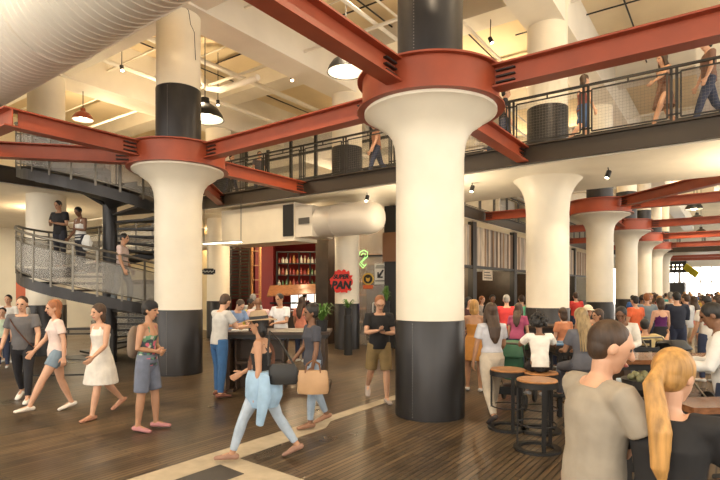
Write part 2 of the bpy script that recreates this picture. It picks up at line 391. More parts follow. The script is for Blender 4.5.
    if cap:
        kind, c = cap; mb = MB()
        if kind == 'cap':
            mb.ell(HM @ V((0, -.008, .06)), (.089*hs, .108*hs, .082*hs), HR, 18, 10); fin(remesh(mb, .009, 1, 'cap'), 'cap', cloth(c))
        elif kind == 'bill':
            mb.ell(HM @ V((0, -.008, .06)), (.089*hs, .108*hs, .082*hs), HR, 18, 10); mb.ell(HM @ V((0, .13, .06)), (.07, .075, .008), HR, 16, 6); fin(mb.mesh('cap', None, True), 'cap', cloth(c))
        else:
            hm = MB(); prof = [(.001, .155), (.05, .155), (.085, .145), (.096, .11), (.102, .055), (.12, .048), (.20, .043), (.203, .037), (.12, .040), (.095, .044)]
            n = 28; vs = []; fs = []
            for r_, z_ in prof:
                for j in range(n):
                    a = 2*math.pi*j/n; vs.append(HM @ V((r_*math.cos(a)*.92, r_*math.sin(a)*1.05-.01, z_+.012*math.cos(2*a)*(r_ > .15))))
            for i in range(len(prof)-1):
                for j in range(n): fs.append([i*n+j, i*n+(j+1) % n, (i+1)*n+(j+1) % n, (i+1)*n+j])
            hm.add(vs, fs); o = fin(hm.mesh('straw_hat', None, True), 'straw_hat', cloth(c))
            bm_ = MB(); vs = []; fs = []
            for z_ in (.055, .09):
                for j in range(n):
                    a = 2*math.pi*j/n; vs.append(HM @ V((.104*math.cos(a)*.92, .104*math.sin(a)*1.05-.01, z_)))
            for j in range(n): fs.append([j, (j+1) % n, n+(j+1) % n, n+j])
            bm_.add(vs, fs); me = bm_.mesh('hat_band', BLACK, True); b2 = bpy.data.objects.new('hat_band', me); COL.objects.link(b2); b2.parent = o
    if glasses:
        mb = MB()
        for s_ in (-1, 1):
            mb.tube([HM @ V((s_*.032+.022*math.cos(a), .107, .010+.016*math.sin(a))) for a in [R(q) for q in range(0, 361, 40)]], .0028, 5)
            mb.bar(HM @ V((s_*.054, .105, .015)), HM @ V((s_*.08, .0, .015)), .004)
        mb.bar(HM @ V((-.01, .108, .013)), HM @ V((.01, .108, .013)), .004)
        fin(mb.mesh('glasses'), 'glasses', BLACK)
    if strap:
        mb = MB(); pts = []
        for q in range(25):
            t = q/24*2*math.pi; xx = math.sin(t)*.17; zz = .19+math.sin(t)*.24*strap
            pts.append(T @ V((xx*f, math.cos(t)*.135*f, zz)))
        for a_, b_ in zip(pts, pts[1:]): mb.bar(a_, b_, .008, .045, up=V((0, 1, 0)) if abs((b_-a_).normalized().y) < .8 else V((0, 0, 1)))
        fin(mb.mesh('bag_strap'), 'bag_strap', cloth((.12, .05, .03)))
    root['hands'] = [list(root_pt(root, k, AA[s_][2]+AA[s_][3]*.09)) for s_ in (-1, 1)]
    root['hip'] = list(root_pt(root, k, pel))
    return root
def root_pt(root, k, p):
    m = Matrix.Translation(root.location) @ Matrix.Rotation(root.rotation_euler.z, 4, 'Z')
    return m @ (V(p)*k)
def face(deg):
    """0 = towards the viewer's side of the hall, 90 = to the picture's right, 180 = away"""
    a = R(deg); return (-FW)*math.cos(a) + RT*math.sin(a)
def hands(p, i): return V(p['hands'][i])
G_L = 'people walking'
WALK = ((22, 6), (-20, 22)); WALK2 = ((-18, 22), (24, 8)); STAND = ((4, 6), (-3, 3)); SIT = ((82, 78), (80, 86))
HOLD = dict(s=8, o=10, e=88, i=42, palm='up', curl=38)
TBL = dict(s=20, o=10, e=66, i=24, palm='down')
N = .0085; M_ = .012
# -- foreground
man_grey = person('blurred man in a grey-beige tee with short brown hair, closest figure beside the bar table', at(593, 2.5), face(98), 1.72, vox=.0075, hair=('short', 'brown'), top=('tee', (.33, .285, .225)), bot=('pants', (.36, .2, .16)), shoes=(.2, .2, .2),
       armR=dict(s=28, o=14, e=70, i=15), armL=dict(s=22, o=10, e=80, i=10), head=(22, 14), legs=STAND, lean=4, bulk=1.08)
blonde = person('woman in black with a long blonde ponytail, closest figure at the right edge', at(668, 2.25), face(136), 1.60, 'f', .0075, hair=('pony', 'blonde'), top=('tee', (.016, .015, .016)), bot=('pants', (.02, .02, .025)),
       armR=dict(s=30, o=14, e=70, i=15), armL=dict(s=30, o=14, e=70, i=10), head=(22, 10), legs=STAND, lean=4, shoes=(.05, .05, .05), bulk=1.06)
person('man in a white shirt with short black hair facing left at the right edge', at(729, 4.9), face(236), 1.76, vox=N, skn='brown', hair=('crop', 'black'), top=('shirt', (.72, .70, .66)), armL=TBL, armR=TBL, legs=STAND, lean=8, head=(0, 14), bulk=1.08, shoes=(.05, .05, .05))
boy = person('curly-haired boy in a white tee sitting on a stool with his back turned', at(540, 6.75), face(172), 1.34, vox=N, skn='brown', hair=('curly', 'black'), top=('tee', (.80, .76, .68)), bot=('shorts', (.02, .02, .02)), legs=((74, 74), (72, 74)), seat=.80, kid=True,
       armL=dict(s=50, o=24, e=45, i=20, palm='down'), armR=dict(s=50, o=24, e=45, i=20, palm='down'), lean=8, shoes=(.45, .45, .47))
person('seated woman with long sun-bleached dreadlocks in a grey dress', at(584, 6.9), face(186), 1.66, 'f', N, skn='tan', hair=('dreads', 'ash'), top=('tee', (.13, .13, .15)), bot=('pants', (.1, .1, .12)), legs=SIT, seat=.76, lean=6, armL=TBL, armR=TBL, shoes=(.05, .05, .05))
person('seated man in a white patterned shirt with cropped hair at the dark table', at(622, 8.3), face(332), 1.74, vox=N, skn='brown', hair=('crop', 'black'), top=('shirt', (.74, .70, .62)), bot=('pants', (.1, .1, .12)), legs=SIT, seat=.74, armL=TBL, armR=TBL, lean=10, shoes=(.05, .05, .05), head=(10, 18))
w_beige = person('woman in a pale tee and beige trousers with long dark hair walking away', at(492, 7.35), face(186), 1.70, 'f', N, skn='tan', hair=('long', 'brown'), top=('tucked', (.52, .52, .56)), bot=('pants', (.55, .47, .37)), legs=WALK2, shoes=(.05, .04, .04), armR=dict(s=18, o=10, e=40), armL=dict(s=4, o=12, e=12))
person('blonde woman in an ochre halter top beyond the big column', at(474, 9.4), face(165), 1.67, 'f', M_, skn='tan', hair=('bob', 'blonde'), top=('tank', (.52, .22, .04)), bot=('skirt', (.50, .22, .05)), legs=STAND, armL=HOLD, armR=HOLD)
khaki = person('man in a black tee and khaki shorts looking at a phone beside the big column', at(379, zfeet(402)), face(8), 1.79, vox=N, hair=('short', 'auburn'), top=('tee', (.012, .013, .018)), bot=('shorts', (.24, .165, .07)), legs=((6, 4), (-16, 30)), shoes=(.42, .36, .33), armL=HOLD, armR=dict(s=24, o=10, e=78, i=35, palm='up', curl=38), glasses=True, head=(0, 22))
grey_w = person('woman in a charcoal tee and light jeans carrying a tan tote bag', at(313, 7.0), face(296), 1.66, 'f', N, skn='brown', hair=('bun', 'black'), top=('tee', (.055, .058, .075)), bot=('slim', (.30, .38, .48)), legs=((8, 4), (-12, 12)), shoes=(.3, .16, .1), armL=dict(s=4, o=8, e=10), armR=dict(s=10, o=8, e=30), head=(0, 0))
hat_w = person('woman in a straw hat, black top and light blue jeans striding left', at(262, 5.62), face(268), 1.64, 'f', N, skn='tan', hair=('bob', 'black'), top=('tank', (.012, .012, .014)), bot=('slim', (.38, .46, .56)), legs=((26, 8), (-22, 12)), shoes=(.30, .17, .12), armL=dict(s=-4, o=9, e=8), armR=dict(s=12, o=8, e=50), cap=('hat', (.36, .26, .16)), head=(0, 3), strap=1)
jeans_m = person('man in a white-grey tee and blue jeans leaning at the dark bar table', at(219, zfeet(397)), face(140), 1.80, vox=N, hair=('short', 'brown'), top=('tee', (.50, .49, .47)), bot=('pants', (.035, .11, .26)), legs=((8, 10), (-2, 4)), shoes=(.16, .06, .04), armL=dict(s=32, o=10, e=60, i=15), armR=dict(s=32, o=12, e=60, i=15), lean=7, head=(-10, 22))
floral = person('woman in a floral tank top, black cap and slate shorts standing sideways', at(147, zfeet(430)), face(84), 1.71, 'f', N, skn='tan', hair=('bun', 'black'), top=('tank', 'floral'), bot=('shorts', (.15, .17, .23)), legs=((7, 5), (-3, 3)), shoes=(.50, .22, .22), armL=dict(s=2, o=10, e=70, i=48), armR=dict(s=-4, o=12, e=76, i=50, palm='in'), cap=('cap', (.014, .014, .016)))
dress_w = person('woman in a white sleeveless sundress walking left of the floral top', at(101, zfeet(416)), face(330), 1.69, 'f', N, hair=('bob', 'brown'), top=('sundress', (.70, .66, .60)), bot=None, legs=((18, 6), (-22, 20)), shoes=(.45, .22, .14), armL=dict(s=14, o=10, e=40), armR=dict(s=-6, o=10, e=14))
pink_w = person('woman in a pink-white tee and denim shorts taking a long step', at(57, zfeet(413)), face(312), 1.70, 'f', N, hair=('bob', 'auburn'), top=('tee', (.72, .58, .53)), bot=('hot', (.20, .27, .34)), legs=((30, 6), (-10, 12)), shoes=(.72, .66, .58), armL=dict(s=-12, o=12, e=14), armR=dict(s=20, o=12, e=20))
strap_m = person('bearded man in a grey tee with a cross-body strap and black jeans', at(23, zfeet(402)), face(15), 1.76, vox=N, hair=('short', 'brown'), top=('tee', (.13, .125, .13)), bot=('slim', (.012, .014, .022)), legs=((14, 6), (-16, 14)), shoes=(.70, .68, .64), armL=dict(s=14, o=14, e=30), armR=dict(s=-8, o=16, e=34), strap=1)
# -- round the bar table
G_B = 'people'
person('man in a light blue shirt bending over the bar table', at(233, 11.0), face(50), 1.72, vox=M_, hair=('crop', 'brown'), top=('tee', (.22, .32, .52)), legs=STAND, lean=18, armL=TBL, armR=TBL, head=(0, 24))
person('person in a yellow tee behind the bar table', at(246, 12.3), face(70), 1.66, vox=M_, skn='brown', hair=('crop', 'black'), top=('tee', (.66, .52, .07)), legs=STAND, armL=TBL, armR=TBL, lean=10)
person('bald man in a pale pink tee behind the bar table', at(259, 11.4), face(200), 1.70, vox=M_, skn='brown', hair=('none', ''), top=('tee', (.72, .50, .50)), legs=STAND, lean=12, bulk=1.12, armL=TBL, armR=TBL)
person('dark-haired man in a white polo facing the camera behind the bar table', at(281, 11.3), face(-30), 1.78, vox=M_, skn='tan', hair=('crop', 'black'), top=('tee', (.74, .74, .76)), legs=STAND, armL=TBL, armR=TBL, head=(0, 8))
person('woman in a coral top standing before the restaurant counter', at(301, 13.2), face(160), 1.66, 'f', M_, skn='tan', hair=('long', 'brown'), top=('tee', (.62, .22, .14)), legs=STAND)
person('cook with black hair and a dark red shirt behind the restaurant counter', at(304, 20.6), face(170), 1.70, vox=.014, hair=('crop', 'black'), top=('tee', (.10, .012, .015)), legs=STAND)
person('tall man with grey hair between the pink and yellow tees', at(253, 13.4), face(190), 1.74, vox=M_, hair=('short', 'grey'), top=('tee', (.5, .5, .48)), legs=STAND)
# -- far left group
person('bearded man in white by the left wall', at(9, 13.2), face(10), 1.72, vox=M_, hair=('short', 'black'), top=('tee', (.7, .68, .64)), legs=STAND)
person('woman with auburn hair in white by the left wall', at(24, 13.9), face(-20), 1.66, 'f', M_, hair=('long', 'auburn'), top=('tee', (.7, .66, .6)), legs=STAND)
person('child in a pale green tee at the far left', at(3, 12.2), face(20), 1.42, vox=M_, hair=('short', 'black'), top=('tee', (.5, .6, .45)), kid=True, legs=STAND)
# -- stairs
SC = V((-9.2, .2, 0)); SR = 1.98
def hz(th): # height of the stair surface at angle th (degrees, grows downwards)
    if th < 215: return 4.93
    if th <= 553: return 4.93-2.60*(th-215)/338
    if th <= 598: return 2.33
    return max(0, 2.33-2.33*(th-598)/310)
def sp(th, r, dz=0): return SC + V((r*math.cos(R(th)), r*math.sin(R(th)), hz(th)+dz))
def drop(p): 
    return (p.x, p.y)
q = sp(588, 1.55); person('man in a black tee at the stair landing, left of a pair', at(60, 13.0), face(-10), 1.75, vox=M_, skn='tan', hair=('crop', 'black'), top=('tee', (.014, .014, .018)), bot=('slim', (.03, .03, .04)), legs=STAND, armL=HOLD, armR=HOLD, head=(0, 14), z=2.33)
person('person in a white tank carrying a white bag on the stair landing', at(81, 12.75), face(-25), 1.69, 'f', M_, skn='brown', hair=('crop', 'black'), top=('tank', (.72, .70, .66)), bot=('slim', (.03, .03, .04)), legs=STAND, armL=HOLD, armR=dict(s=5, o=10, e=30), head=(-10, 26), z=2.2)
person('person in a pale pink tee walking down the spiral stair', at(122, 11.7), face(95), 1.70, vox=M_, skn='tan', hair=('crop', 'black'), top=('tee', (.62, .48, .44)), bot=('pants', (.25, .28, .3)), legs=((20, 24), (-10, 8)), z=1.42)
# -- on the bridge (floor at 4.93)
BZ = 4.93
def onb(px, Y=5.0):
    t = (px-360)/F; dy = Y-CAM.y
    dx = (t*dy*FW.y - dy*RT.y)/(RT.x - t*FW.x)
    return (CAM.x+dx, Y)
person('person in dark clothes on the footbridge beside the big red ring', onb(504, 5.1), face(80), 1.72, vox=.014, hair=('short', 'black'), top=('tee', (.03, .03, .04)), legs=WALK, z=BZ)
person('woman in a maroon top and blue shorts on the footbridge', onb(583, 5.2), face(100), 1.66, 'f', .014, hair=('bob', 'brown'), top=('tank', (.22, .06, .05)), bot=('shorts', (.05, .1, .22)), legs=WALK, z=BZ)
person('woman in a flared brown skirt striding along the footbridge', onb(664, 5.0), face(275), 1.66, 'f', .014, skn='tan', hair=('long', 'brown'), top=('tank', (.12, .05, .03)), bot=('skirt', (.16, .08, .05)), legs=((26, 6), (-24, 20)), armL=dict(s=40, o=10, e=15), armR=dict(s=-30, o=10, e=20), z=BZ)
person('man in a brown tee and dark trousers at the right end of the footbridge', onb(709, 5.0), face(255), 1.76, vox=.014, hair=('short', 'black'), top=('tee', (.2, .11, .08)), legs=WALK, z=BZ)
person('woman in grey on the footbridge left of the brick pier', onb(231, 5.3), face(60), 1.66, 'f', .014, hair=('short', 'black'), top=('tee', (.3, .29, .28)), bot=('slim', (.05, .05, .07)), legs=WALK, z=BZ)
person('person with brown hair leaning on the footbridge rail by the brick pier', onb(259, 5.6), face(20), 1.62, vox=.014, hair=('short', 'brown'), top=('tee', (.1, .09, .1)), legs=STAND, lean=8, z=BZ)
person('person in a tan top on the footbridge left of the big column', onb(377, 5.2), face(280), 1.68, vox=.014, hair=('short', 'auburn'), top=('tee', (.42, .2, .12)), legs=WALK, lean=6, z=BZ)
# -- behind the column and on the right
FL = []
def P(label, px, Z, fdeg, **kw):
    FL.append((px, Z)); return person(label, at(px, Z), face(fdeg), **dict(dict(vox=.014, legs=STAND), **kw))
P('man in a bright red tee with grey hair beyond the blonde woman', 507, 12.3, 170, H=1.74, hair=('short', 'grey'), top=('tee', (.55, .04, .04)), lean=10, bulk=1.1)
P('woman in a magenta top left of the middle column', 517, 10.9, 150, H=1.58, sex='f', hair=('long', 'brown'), top=('tee', (.36, .07, .15)), lean=12)
P('person in a mint green tee left of the middle column', 522, 14.4, 180, H=1.70, hair=('short', 'brown'), top=('tee', (.12, .5, .28)))
P('woman with black hair and dark top beside the big column', 468, 13.2, 20, H=1.66, sex='f', hair=('long', 'black'), top=('tee', (.06, .02, .02)))
P('man in a black tee behind the woman with dark long hair', 492, 14.2, 0, H=1.72, hair=('crop', 'black'), top=('tee', (.02, .02, .025)), skn='brown')
P('woman with reddish hair near the wood storefront', 481, 16.5, 40, H=1.64, sex='f', hair=('bob', 'auburn'), top=('tee', (.35, .3, .26)))
P('woman with orange top turned left beyond the dreadlocks', 600, 9.6, 275, H=1.62, sex='f', skn='tan', hair=('bob', 'brown'), top=('tee', (.7, .25, .08)), seat=.66, legs=SIT)
P('man in a beige cap right of the middle column', 587, 10.4, 0, H=1.73, seat=.66, legs=SIT, hair=('short', 'brown'), top=('tee', (.35, .2, .12)), cap=('bill', (.6, .52, .4)), skn='tan')
P('woman with a blond bob sitting at the far table by the middle column', 564, 10.3, 200, H=1.62, sex='f', seat=.66, legs=SIT, hair=('bob', 'brown'), top=('tee', (.5, .2, .1)))
P('person in a bright orange tee sitting with back turned', 636, 12.6, 200, H=1.7, hair=('short', 'black'), top=('tee', (.80, .16, .06)), bulk=1.08)
P('man in a blue-grey tee right of the orange tee', 647, 13.4, 160, H=1.76, hair=('short', 'auburn'), top=('tee', (.22, .28, .33)))
P('woman in a purple vest over a cream blouse', 661, 11.9, 180, H=1.66, sex='f', hair=('bob', 'brown'), top=('tank', (.10, .012, .11)), bot=('skirt', (.02, .02, .03)), skn='fair')
P('man in a navy shirt with arms folded beside the purple vest', 677, 12.4, 170, H=1.80, hair=('short', 'black'), top=('shirt', (.02, .025, .045)), armL=HOLD, armR=HOLD, bulk=1.1)
P('man in a pale grey shirt right of the navy shirt', 687, 13.2, 200, H=1.74, hair=('short', 'brown'), top=('shirt', (.52, .52, .52)), bot=('pants', (.4, .32, .22)))
P('woman in a rose tee and bare legs in the crowd', 695, 14.1, 190, H=1.66, sex='f', hair=('long', 'brown'), top=('tee', (.55, .18, .16)), bot=('hot', (.2, .24, .3)))
P('seated person with black hair resting an arm on the far bench', 645, 9.6, 160, H=1.66, seat=.46, legs=SIT, hair=('short', 'black'), top=('tee', (.55, .42, .2)), skn='tan', armR=dict(s=60, o=50, e=60))
P('man in a white tee facing away near the right edge', 708, 10.3, 190, H=1.74, hair=('crop', 'black'), top=('tee', (.66, .62, .56)), skn='tan', bulk=1.05)
P('person in a royal blue tee at the right edge of the crowd', 719, 11.2, 200, H=1.74, hair=('short', 'brown'), top=('tee', (.04, .16, .6)))
P('man in a cream tee right of the seventh column', 671, 15.4, 180, H=1.78, hair=('short', 'grey'), top=('tee', (.6, .56, .46)))
P('man in a red tee through the gap right of the middle column', 576, 17.0, 180, H=1.76, hair=('short', 'brown'), top=('tee', (.6, .05, .04)))
# far crowd: six bodies, copied with their clothes recoloured
base = []
for j, (sx, hr, tp, bt) in enumerate((('m', ('short', 'brown'), 'tee', 'pants'), ('f', ('long', 'brown'), 'tee', 'hot'), ('m', ('crop', 'black'), 'tee', 'shorts'), ('f', ('bob', 'blonde'), 'tank', 'slim'), ('m', ('short', 'grey'), 'shirt', 'pants'), ('f', ('pony', 'auburn'), 'sundress', None))):
    base.append((sx, hr, tp, bt))
cols = [('red', (.6, .05, .04)), ('white', (.72, .7, .66)), ('black', (.015, .015, .018)), ('rose', (.6, .25, .2)), ('blue', (.06, .15, .4)), ('grey', (.3, .3, .3)), ('mustard', (.5, .3, .05)), ('teal', (.05, .3, .3)), ('orange', (.7, .2, .05)), ('navy', (.02, .03, .09)), ('cream', (.6, .5, .36)), ('maroon', (.2, .02, .03))]
protos = {}
rr = random.Random(11); spots = []
tries = 0
while len(spots) < 46 and tries < 4000:
    tries += 1
    px, Z = rr.uniform(633, 722), rr.uniform(15.5, 40)
    p = at(px, Z)
    if p.x < -2.9 or p.x > 3.2: continue
    if any(abs(p.x) < .95 and abs(p.y-y_) < .95 for y_ in (12.9, 19.4, 26, 32.8, 39.2)): continue
    if any((p-s_[2]).length < .62 for s_ in spots) or any((p-at(*s_)).length < .6 for s_ in FL): continue
    spots.append((px, Z, p))
spots.sort(key=lambda s_: s_[1])
for n_, (px, Z, p) in enumerate(spots):
    sx, hr, tp, bt = base[n_ % 6]; cn, c = cols[(n_*5+n_//12) % 12]
    lab = 'distant %s in the crowd below the far windows' % ('man' if sx == 'm' else 'woman')
    fd = rr.choice((0, 20, 160, 180, 200, 340, 90)); d = face(fd)
    if n_ % 6 not in protos:
        protos[n_ % 6] = person(lab, p, d, 1.72 if sx == 'm' else 1.64, sx, .018, skn=('fair', 'tan', 'brown')[n_ % 3], hair=hr, top=(tp, c), bot=(bt, (.05, .06, .1)) if bt else None, legs=(WALK, STAND)[n_ % 2], group='distant crowd')
        r_ = protos[n_ % 6]
    else:
        r_ = copy_tree(protos[n_ % 6]); r_.location = (p.x, p.y, 0); r_.rotation_euler.z = math.atan2(d.y, d.x)-math.pi/2
        s_ = rr.uniform(.95, 1.03); r_.scale = tuple(a*s_ for a in r_.scale)
        for ch in r_.children:
            if ch.name.startswith(('shirt', 'dress')):
                ch.material_slots[0].link = 'OBJECT'; ch.material_slots[0].material = cloth(c)
    r_['label'] = 'distant %s in %s clothes in the crowd toward the bright far end' % ('man' if sx == 'm' else 'woman', cn)
    r_['group'] = 'distant %s %s figures' % (cn, 'men' if sx == 'm' else 'women')
# ================================================================== THE HALL
CZ = 9.4   # ceiling
fl = struct(MB().span((-22, -12, -.12), (12, 62, 0)), 'floor', FLOORM)
ce = struct(MB().span((-22, -12, CZ), (12, 62, CZ+.2)), 'ceiling', CEIL)
struct(MB().span((-22.2, -12, 0), (-22, 62, CZ)), 'wall_left', CREAM)
# right wall: tall daylight windows between piers (outside the frame, it lights the hall); the same behind the camera
mb = MB(); mb.span((12, -12, 0), (12.3, 62, 1.2)); mb.span((12, -12, 8.6), (12.3, 62, CZ))
for y in range(-12, 63, 6): mb.span((12, y-.5, 1.2), (12.3, y+.5, 8.6))
struct(mb, 'wall_right', WHITE)
mb = MB(); mb.span((-22, -12.3, 0), (12, -12, 1.0)); mb.span((-22, -12.3, 8.8), (12, -12, CZ))
for x in range(-22, 13, 6): mb.span((x-.5, -12.3, 1.0), (x+.5, -12, 8.8))
struct(mb, 'wall_back', WHITE)
# far wall with its bright windows
mb = MB(); mb.span((-22, 62, 4.3), (12, 62.3, CZ)); mb.span((-22, 62, 0), (-9, 62.3, 4.3)); mb.span((6, 62, 0), (12, 62.3, 4.3))
for x in (-5, -1, 3): mb.span((x-.12, 62, 0), (x+.12, 62.3, 4.3))
mb.span((-9, 62, 2.6), (6, 62.2, 2.7))
for k in range(-8, 6): mb.span((k-.05, 61.95, 0), (k+.05, 62.2, 4.3))
mb.span((-9, 61.95, 1.2), (6, 62.2, 1.3))
struct(mb, 'wall_far', WHITE)
for i, (x0, x1) in enumerate(((-9, -5.12), (-4.88, -1.12), (-.88, 2.88), (3.12, 6))):
    g = MB().span((x0, 62.22, 0), (x1, 62.26, 4.3)); tag(g.build('window_%d' % (i+1), PANEG), kind='structure')
# concrete strip let into the floor
struct(MB().poly([(-1.14, -11), (-.74, -11), (-.74, -3.9), (-.74, -3.05), (-.76, -1.5), (-.92, -1.2), (-.93, 2.2), (-1.12, 2.2), (-1.12, -1.0)], 0, .006), 'trim_1', CONC)
struct(MB().poly([(-.74, -11), (2.6, -11), (2.6, -3.25), (1.0, -3.15), (.1, -3.08), (-.74, -3.02)], 0, .005), 'trim_2', CONC)
struct(MB().poly([(-.76, -5.2), (-.36, -5.2), (-.33, -3.32), (-.74, -3.28)], .004, .0085), 'trim_3', SLATE)
# ------------------------------------------------------------------ columns
RED_Z0, RED_Z1 = 4.45, 4.92
def column(x, y, label, ring=True, rl=.5, ru=.467, top=CZ, low=True, cap_r=.97, upper=True):
    t = thing('concrete_column', (x, y, 0), label, 'column')
    c = (x, y, 0)
    cz = RED_Z0 if ring else 4.5
    if cap_r == 0: MB().lathe(c, [(rl, 0), (rl, 4.5)], 40).build('shaft', CREAM, t)
    elif not ring: MB().lathe(c, [(rl, 0), (rl, 3.7), (rl+.02, 3.95), (rl+.06, 4.15), (rl+.13, 4.3), (rl+.22, 4.42), (cap_r, 4.5), (.2, 4.5)], 48).build('shaft', CREAM, t)
    else: MB().lathe(c, [(rl, 0), (rl, 3.75), (rl+.02, 3.95), (rl+.06, 4.08), (rl+.15, 4.20), (rl+.30, 4.30), *([(cap_r-.1, 4.37), (cap_r, 4.41)] if ring else [(cap_r-.05, 4.40)]), (cap_r, cz), (.2, cz)], 48).build('shaft', CREAM, t)
    MB().lathe(c, [(rl+.012, 0), (rl+.012, 1.385), (rl+.003, 1.40)], 48).build('lower_sleeve', STEEL, t)
    if rl > .45 and y < 7:
        a0 = math.atan2(CAM.y-y, CAM.x-x)-R(28); rv = MB()
        for k in range(34): rv.ell((x+(rl+.013)*math.cos(a0), y+(rl+.013)*math.sin(a0), .05+k*.0395), (.009, .009, .009), None, 6, 4)
        MB.build(rv, 'rivet_row', RIVET, t)
    if upper:
        MB().lathe(c, [(ru, 4.93), (ru, 8.6), (ru+.05, 8.8), (ru+.2, 9.0), (ru+.3, CZ)], 40).build('upper_shaft', CREAM, t)
        MB().lathe(c, [(ru+.012, 4.93), (ru+.012, 6.22), (ru, 6.23)], 40).build('upper_sleeve', STEEL, t)
        if y < 1:
            a0 = math.atan2(CAM.y-y, CAM.x-x)-R(28); rv = MB()
            for k in range(28): rv.ell((x+(ru+.013)*math.cos(a0), y+(ru+.013)*math.sin(a0), 4.98+k*.044), (.008, .008, .008), None, 6, 4)
            MB.build(rv, 'rivet_row', RIVET, t)
    if ring:
        ro, ri = 1.075, 1.0
        MB().lathe(c, [(ri, RED_Z0), (ro, RED_Z0), (ro, RED_Z0+.025), (ri-.0, RED_Z0+.025), (ri, RED_Z1-.025), (ro, RED_Z1-.025), (ro, RED_Z1), (.45, RED_Z1), (.45, RED_Z1-.02), (ri-.03, RED_Z1-.025), (ri-.03, RED_Z0), (ri, RED_Z0)], 56).build('steel_ring', RED, t)
    return t
RC = 'ring'
column(0, 0, 'largest white column with riveted dark sleeve and red steel ring, centre foreground')
column(-6.3, .16, 'second ringed white column, behind the woman in floral top by the stair')
column(0, 6.1, 'white column without ring carrying the footbridge, right of the biggest column', ring=False, cap_r=.80)
column(-6.1, 6.1, 'slim column with the red splash sign behind the round duct', ring=False, rl=.38, cap_r=0)
column(-12.2, 0, 'white column standing behind the spiral stair at the left', ring=False, cap_r=0)
column(-12.2, 6.1, 'white column right of the second ringed column, beside the bar table', ring=False, rl=.42, cap_r=0)
column(-.1, 12.9, 'first ringed column beyond the footbridge, mauve in its shaded side', rl=.44, ru=.42)
column(-.2, 19.4, 'second ringed column beyond the footbridge', rl=.45, ru=.42)
column(-.35, 26, 'third ringed column beyond the footbridge', rl=.45, ru=.42)
column(-.5, 32.8, 'fourth ringed column beyond the footbridge, the smallest with a ring')
column(-.6, 39.2, 'farthest column of the row, without a ring', ring=False)
ct = [o for o in COL.objects if o.name == 'concrete_column.001'][0]; m = MB(); pts = []
for px_, py_ in ((176, 0), (180, 9), (184, 14), (186, 27), (192, 33), (194, 48), (196, 60)):
    q_ = at(px_, 11.3); d_ = V((q_.x-ct.location.x, q_.y-ct.location.y, 0)).normalized(); pts.append(ct.location+d_*.469+V((0, 0, 1.85+(289-py_)*11.3/F)))
m.tube(pts, .008, 5); m.build('crack', IRON, ct)
# ------------------------------------------------------------------ red I-beams
def ibeam(p0, p1, label, group=None, z0=4.575, z1=4.895, fl=.24, plates=(1, 1)):
    p0, p1 = V((*p0, 0)), V((*p1, 0)); d = (p1-p0).normalized()
    t = thing('steel_beam', (p0+p1)/2, label, 'beam', group)
    mb = MB(); zc = (z0+z1)/2
    mb.bar(p0+V((0, 0, z0+.0125)), p1+V((0, 0, z0+.0125)), fl, .025); mb.bar(p0+V((0, 0, z1-.0125)), p1+V((0, 0, z1-.0125)), fl, .025)
    mb.bar(p0+V((0, 0, zc)), p1+V((0, 0, zc)), .02, z1-z0-.03)
    mb.build('beam_web', RED, t, smooth=False)
    s = d.cross(V((0, 0, 1)))
    for f_, p in zip(plates, (p0, p1)):
        if not f_: continue
        q = p + d*(.16 if p is p0 else -.16)
        m2 = MB()
        for k in (-1, 0, 1):
            m2.box(q+V((0, 0, zc+k*.08)), (.13, .26, .018), rz=math.atan2(d.y, d.x)-R(90))
        m2.build('splice_plates', IRON, t, smooth=False)
    return t
r_ = 1.0
ibeam((-r_, 0), (-6.3+r_, .16), 'red steel beam joining the two nearest ringed columns')
ibeam((r_, 0), (8, 0), 'red steel beam running up to the right edge from the big ring', plates=(1, 0))
ibeam((0, -r_), (0, -8), 'red steel beam running to the top left corner from the big ring', plates=(1, 0))
ibeam((0, r_), (0, 4.28), 'short red steel beam from the big ring to the footbridge at right')
ibeam((-6.3, .16+r_), (-6.3, 4.28), 'red steel beam from the second ring to the footbridge')
ibeam((-6.3, .16-r_), (-6.3, -3.02), 'upper red steel beam left of the second ring', plates=(1, 0))
ibeam((-6.18, -3.15), (-14, -3.15), 'red steel cross beam descending off the left edge', plates=(0, 0))
d_ = .7071
ibeam((-6.3-d_, .16-d_), (-11.5, -5.4), 'lower red steel beam left of the second ring, nearly level', plates=(1, 0))
ibeam((-6.3-d_, .16+d_), (-9.85, 4.28), 'short red brace behind the second ring, dropping to the footbridge end')
for i, y in enumerate((12.9, 19.4, 26, 32.8)):
    w_ = ('first', 'second', 'third', 'fourth')[i]
    cx_ = (-.1, -.2, -.35, -.5)[i]
    ibeam((r_+cx_, y), (8, y), 'red steel beam going right from the %s ringed column past the footbridge' % w_, plates=(1, 0))
    ibeam((cx_-r_, y), (-4.3, y), 'red steel beam going left from the %s ringed column past the footbridge' % w_)
    if i < 3: ibeam((cx_, y+r_), (cx_-.12, (19.4, 26, 32.8)[i]-r_), 'red steel beam between the %s and the next ringed column past the footbridge' % w_)
ibeam((d_, 12.9-d_), (4.8, 8.1), 'diagonal red steel brace rising right from the first ring past the footbridge', plates=(1, 0))
for i, y in enumerate((46, 52)): ibeam((-4.3, y), (8, y), 'red steel beam across the hall beyond the far footbridge, %s of two' % ('nearer', 'farther')[i], plates=(0, 0))
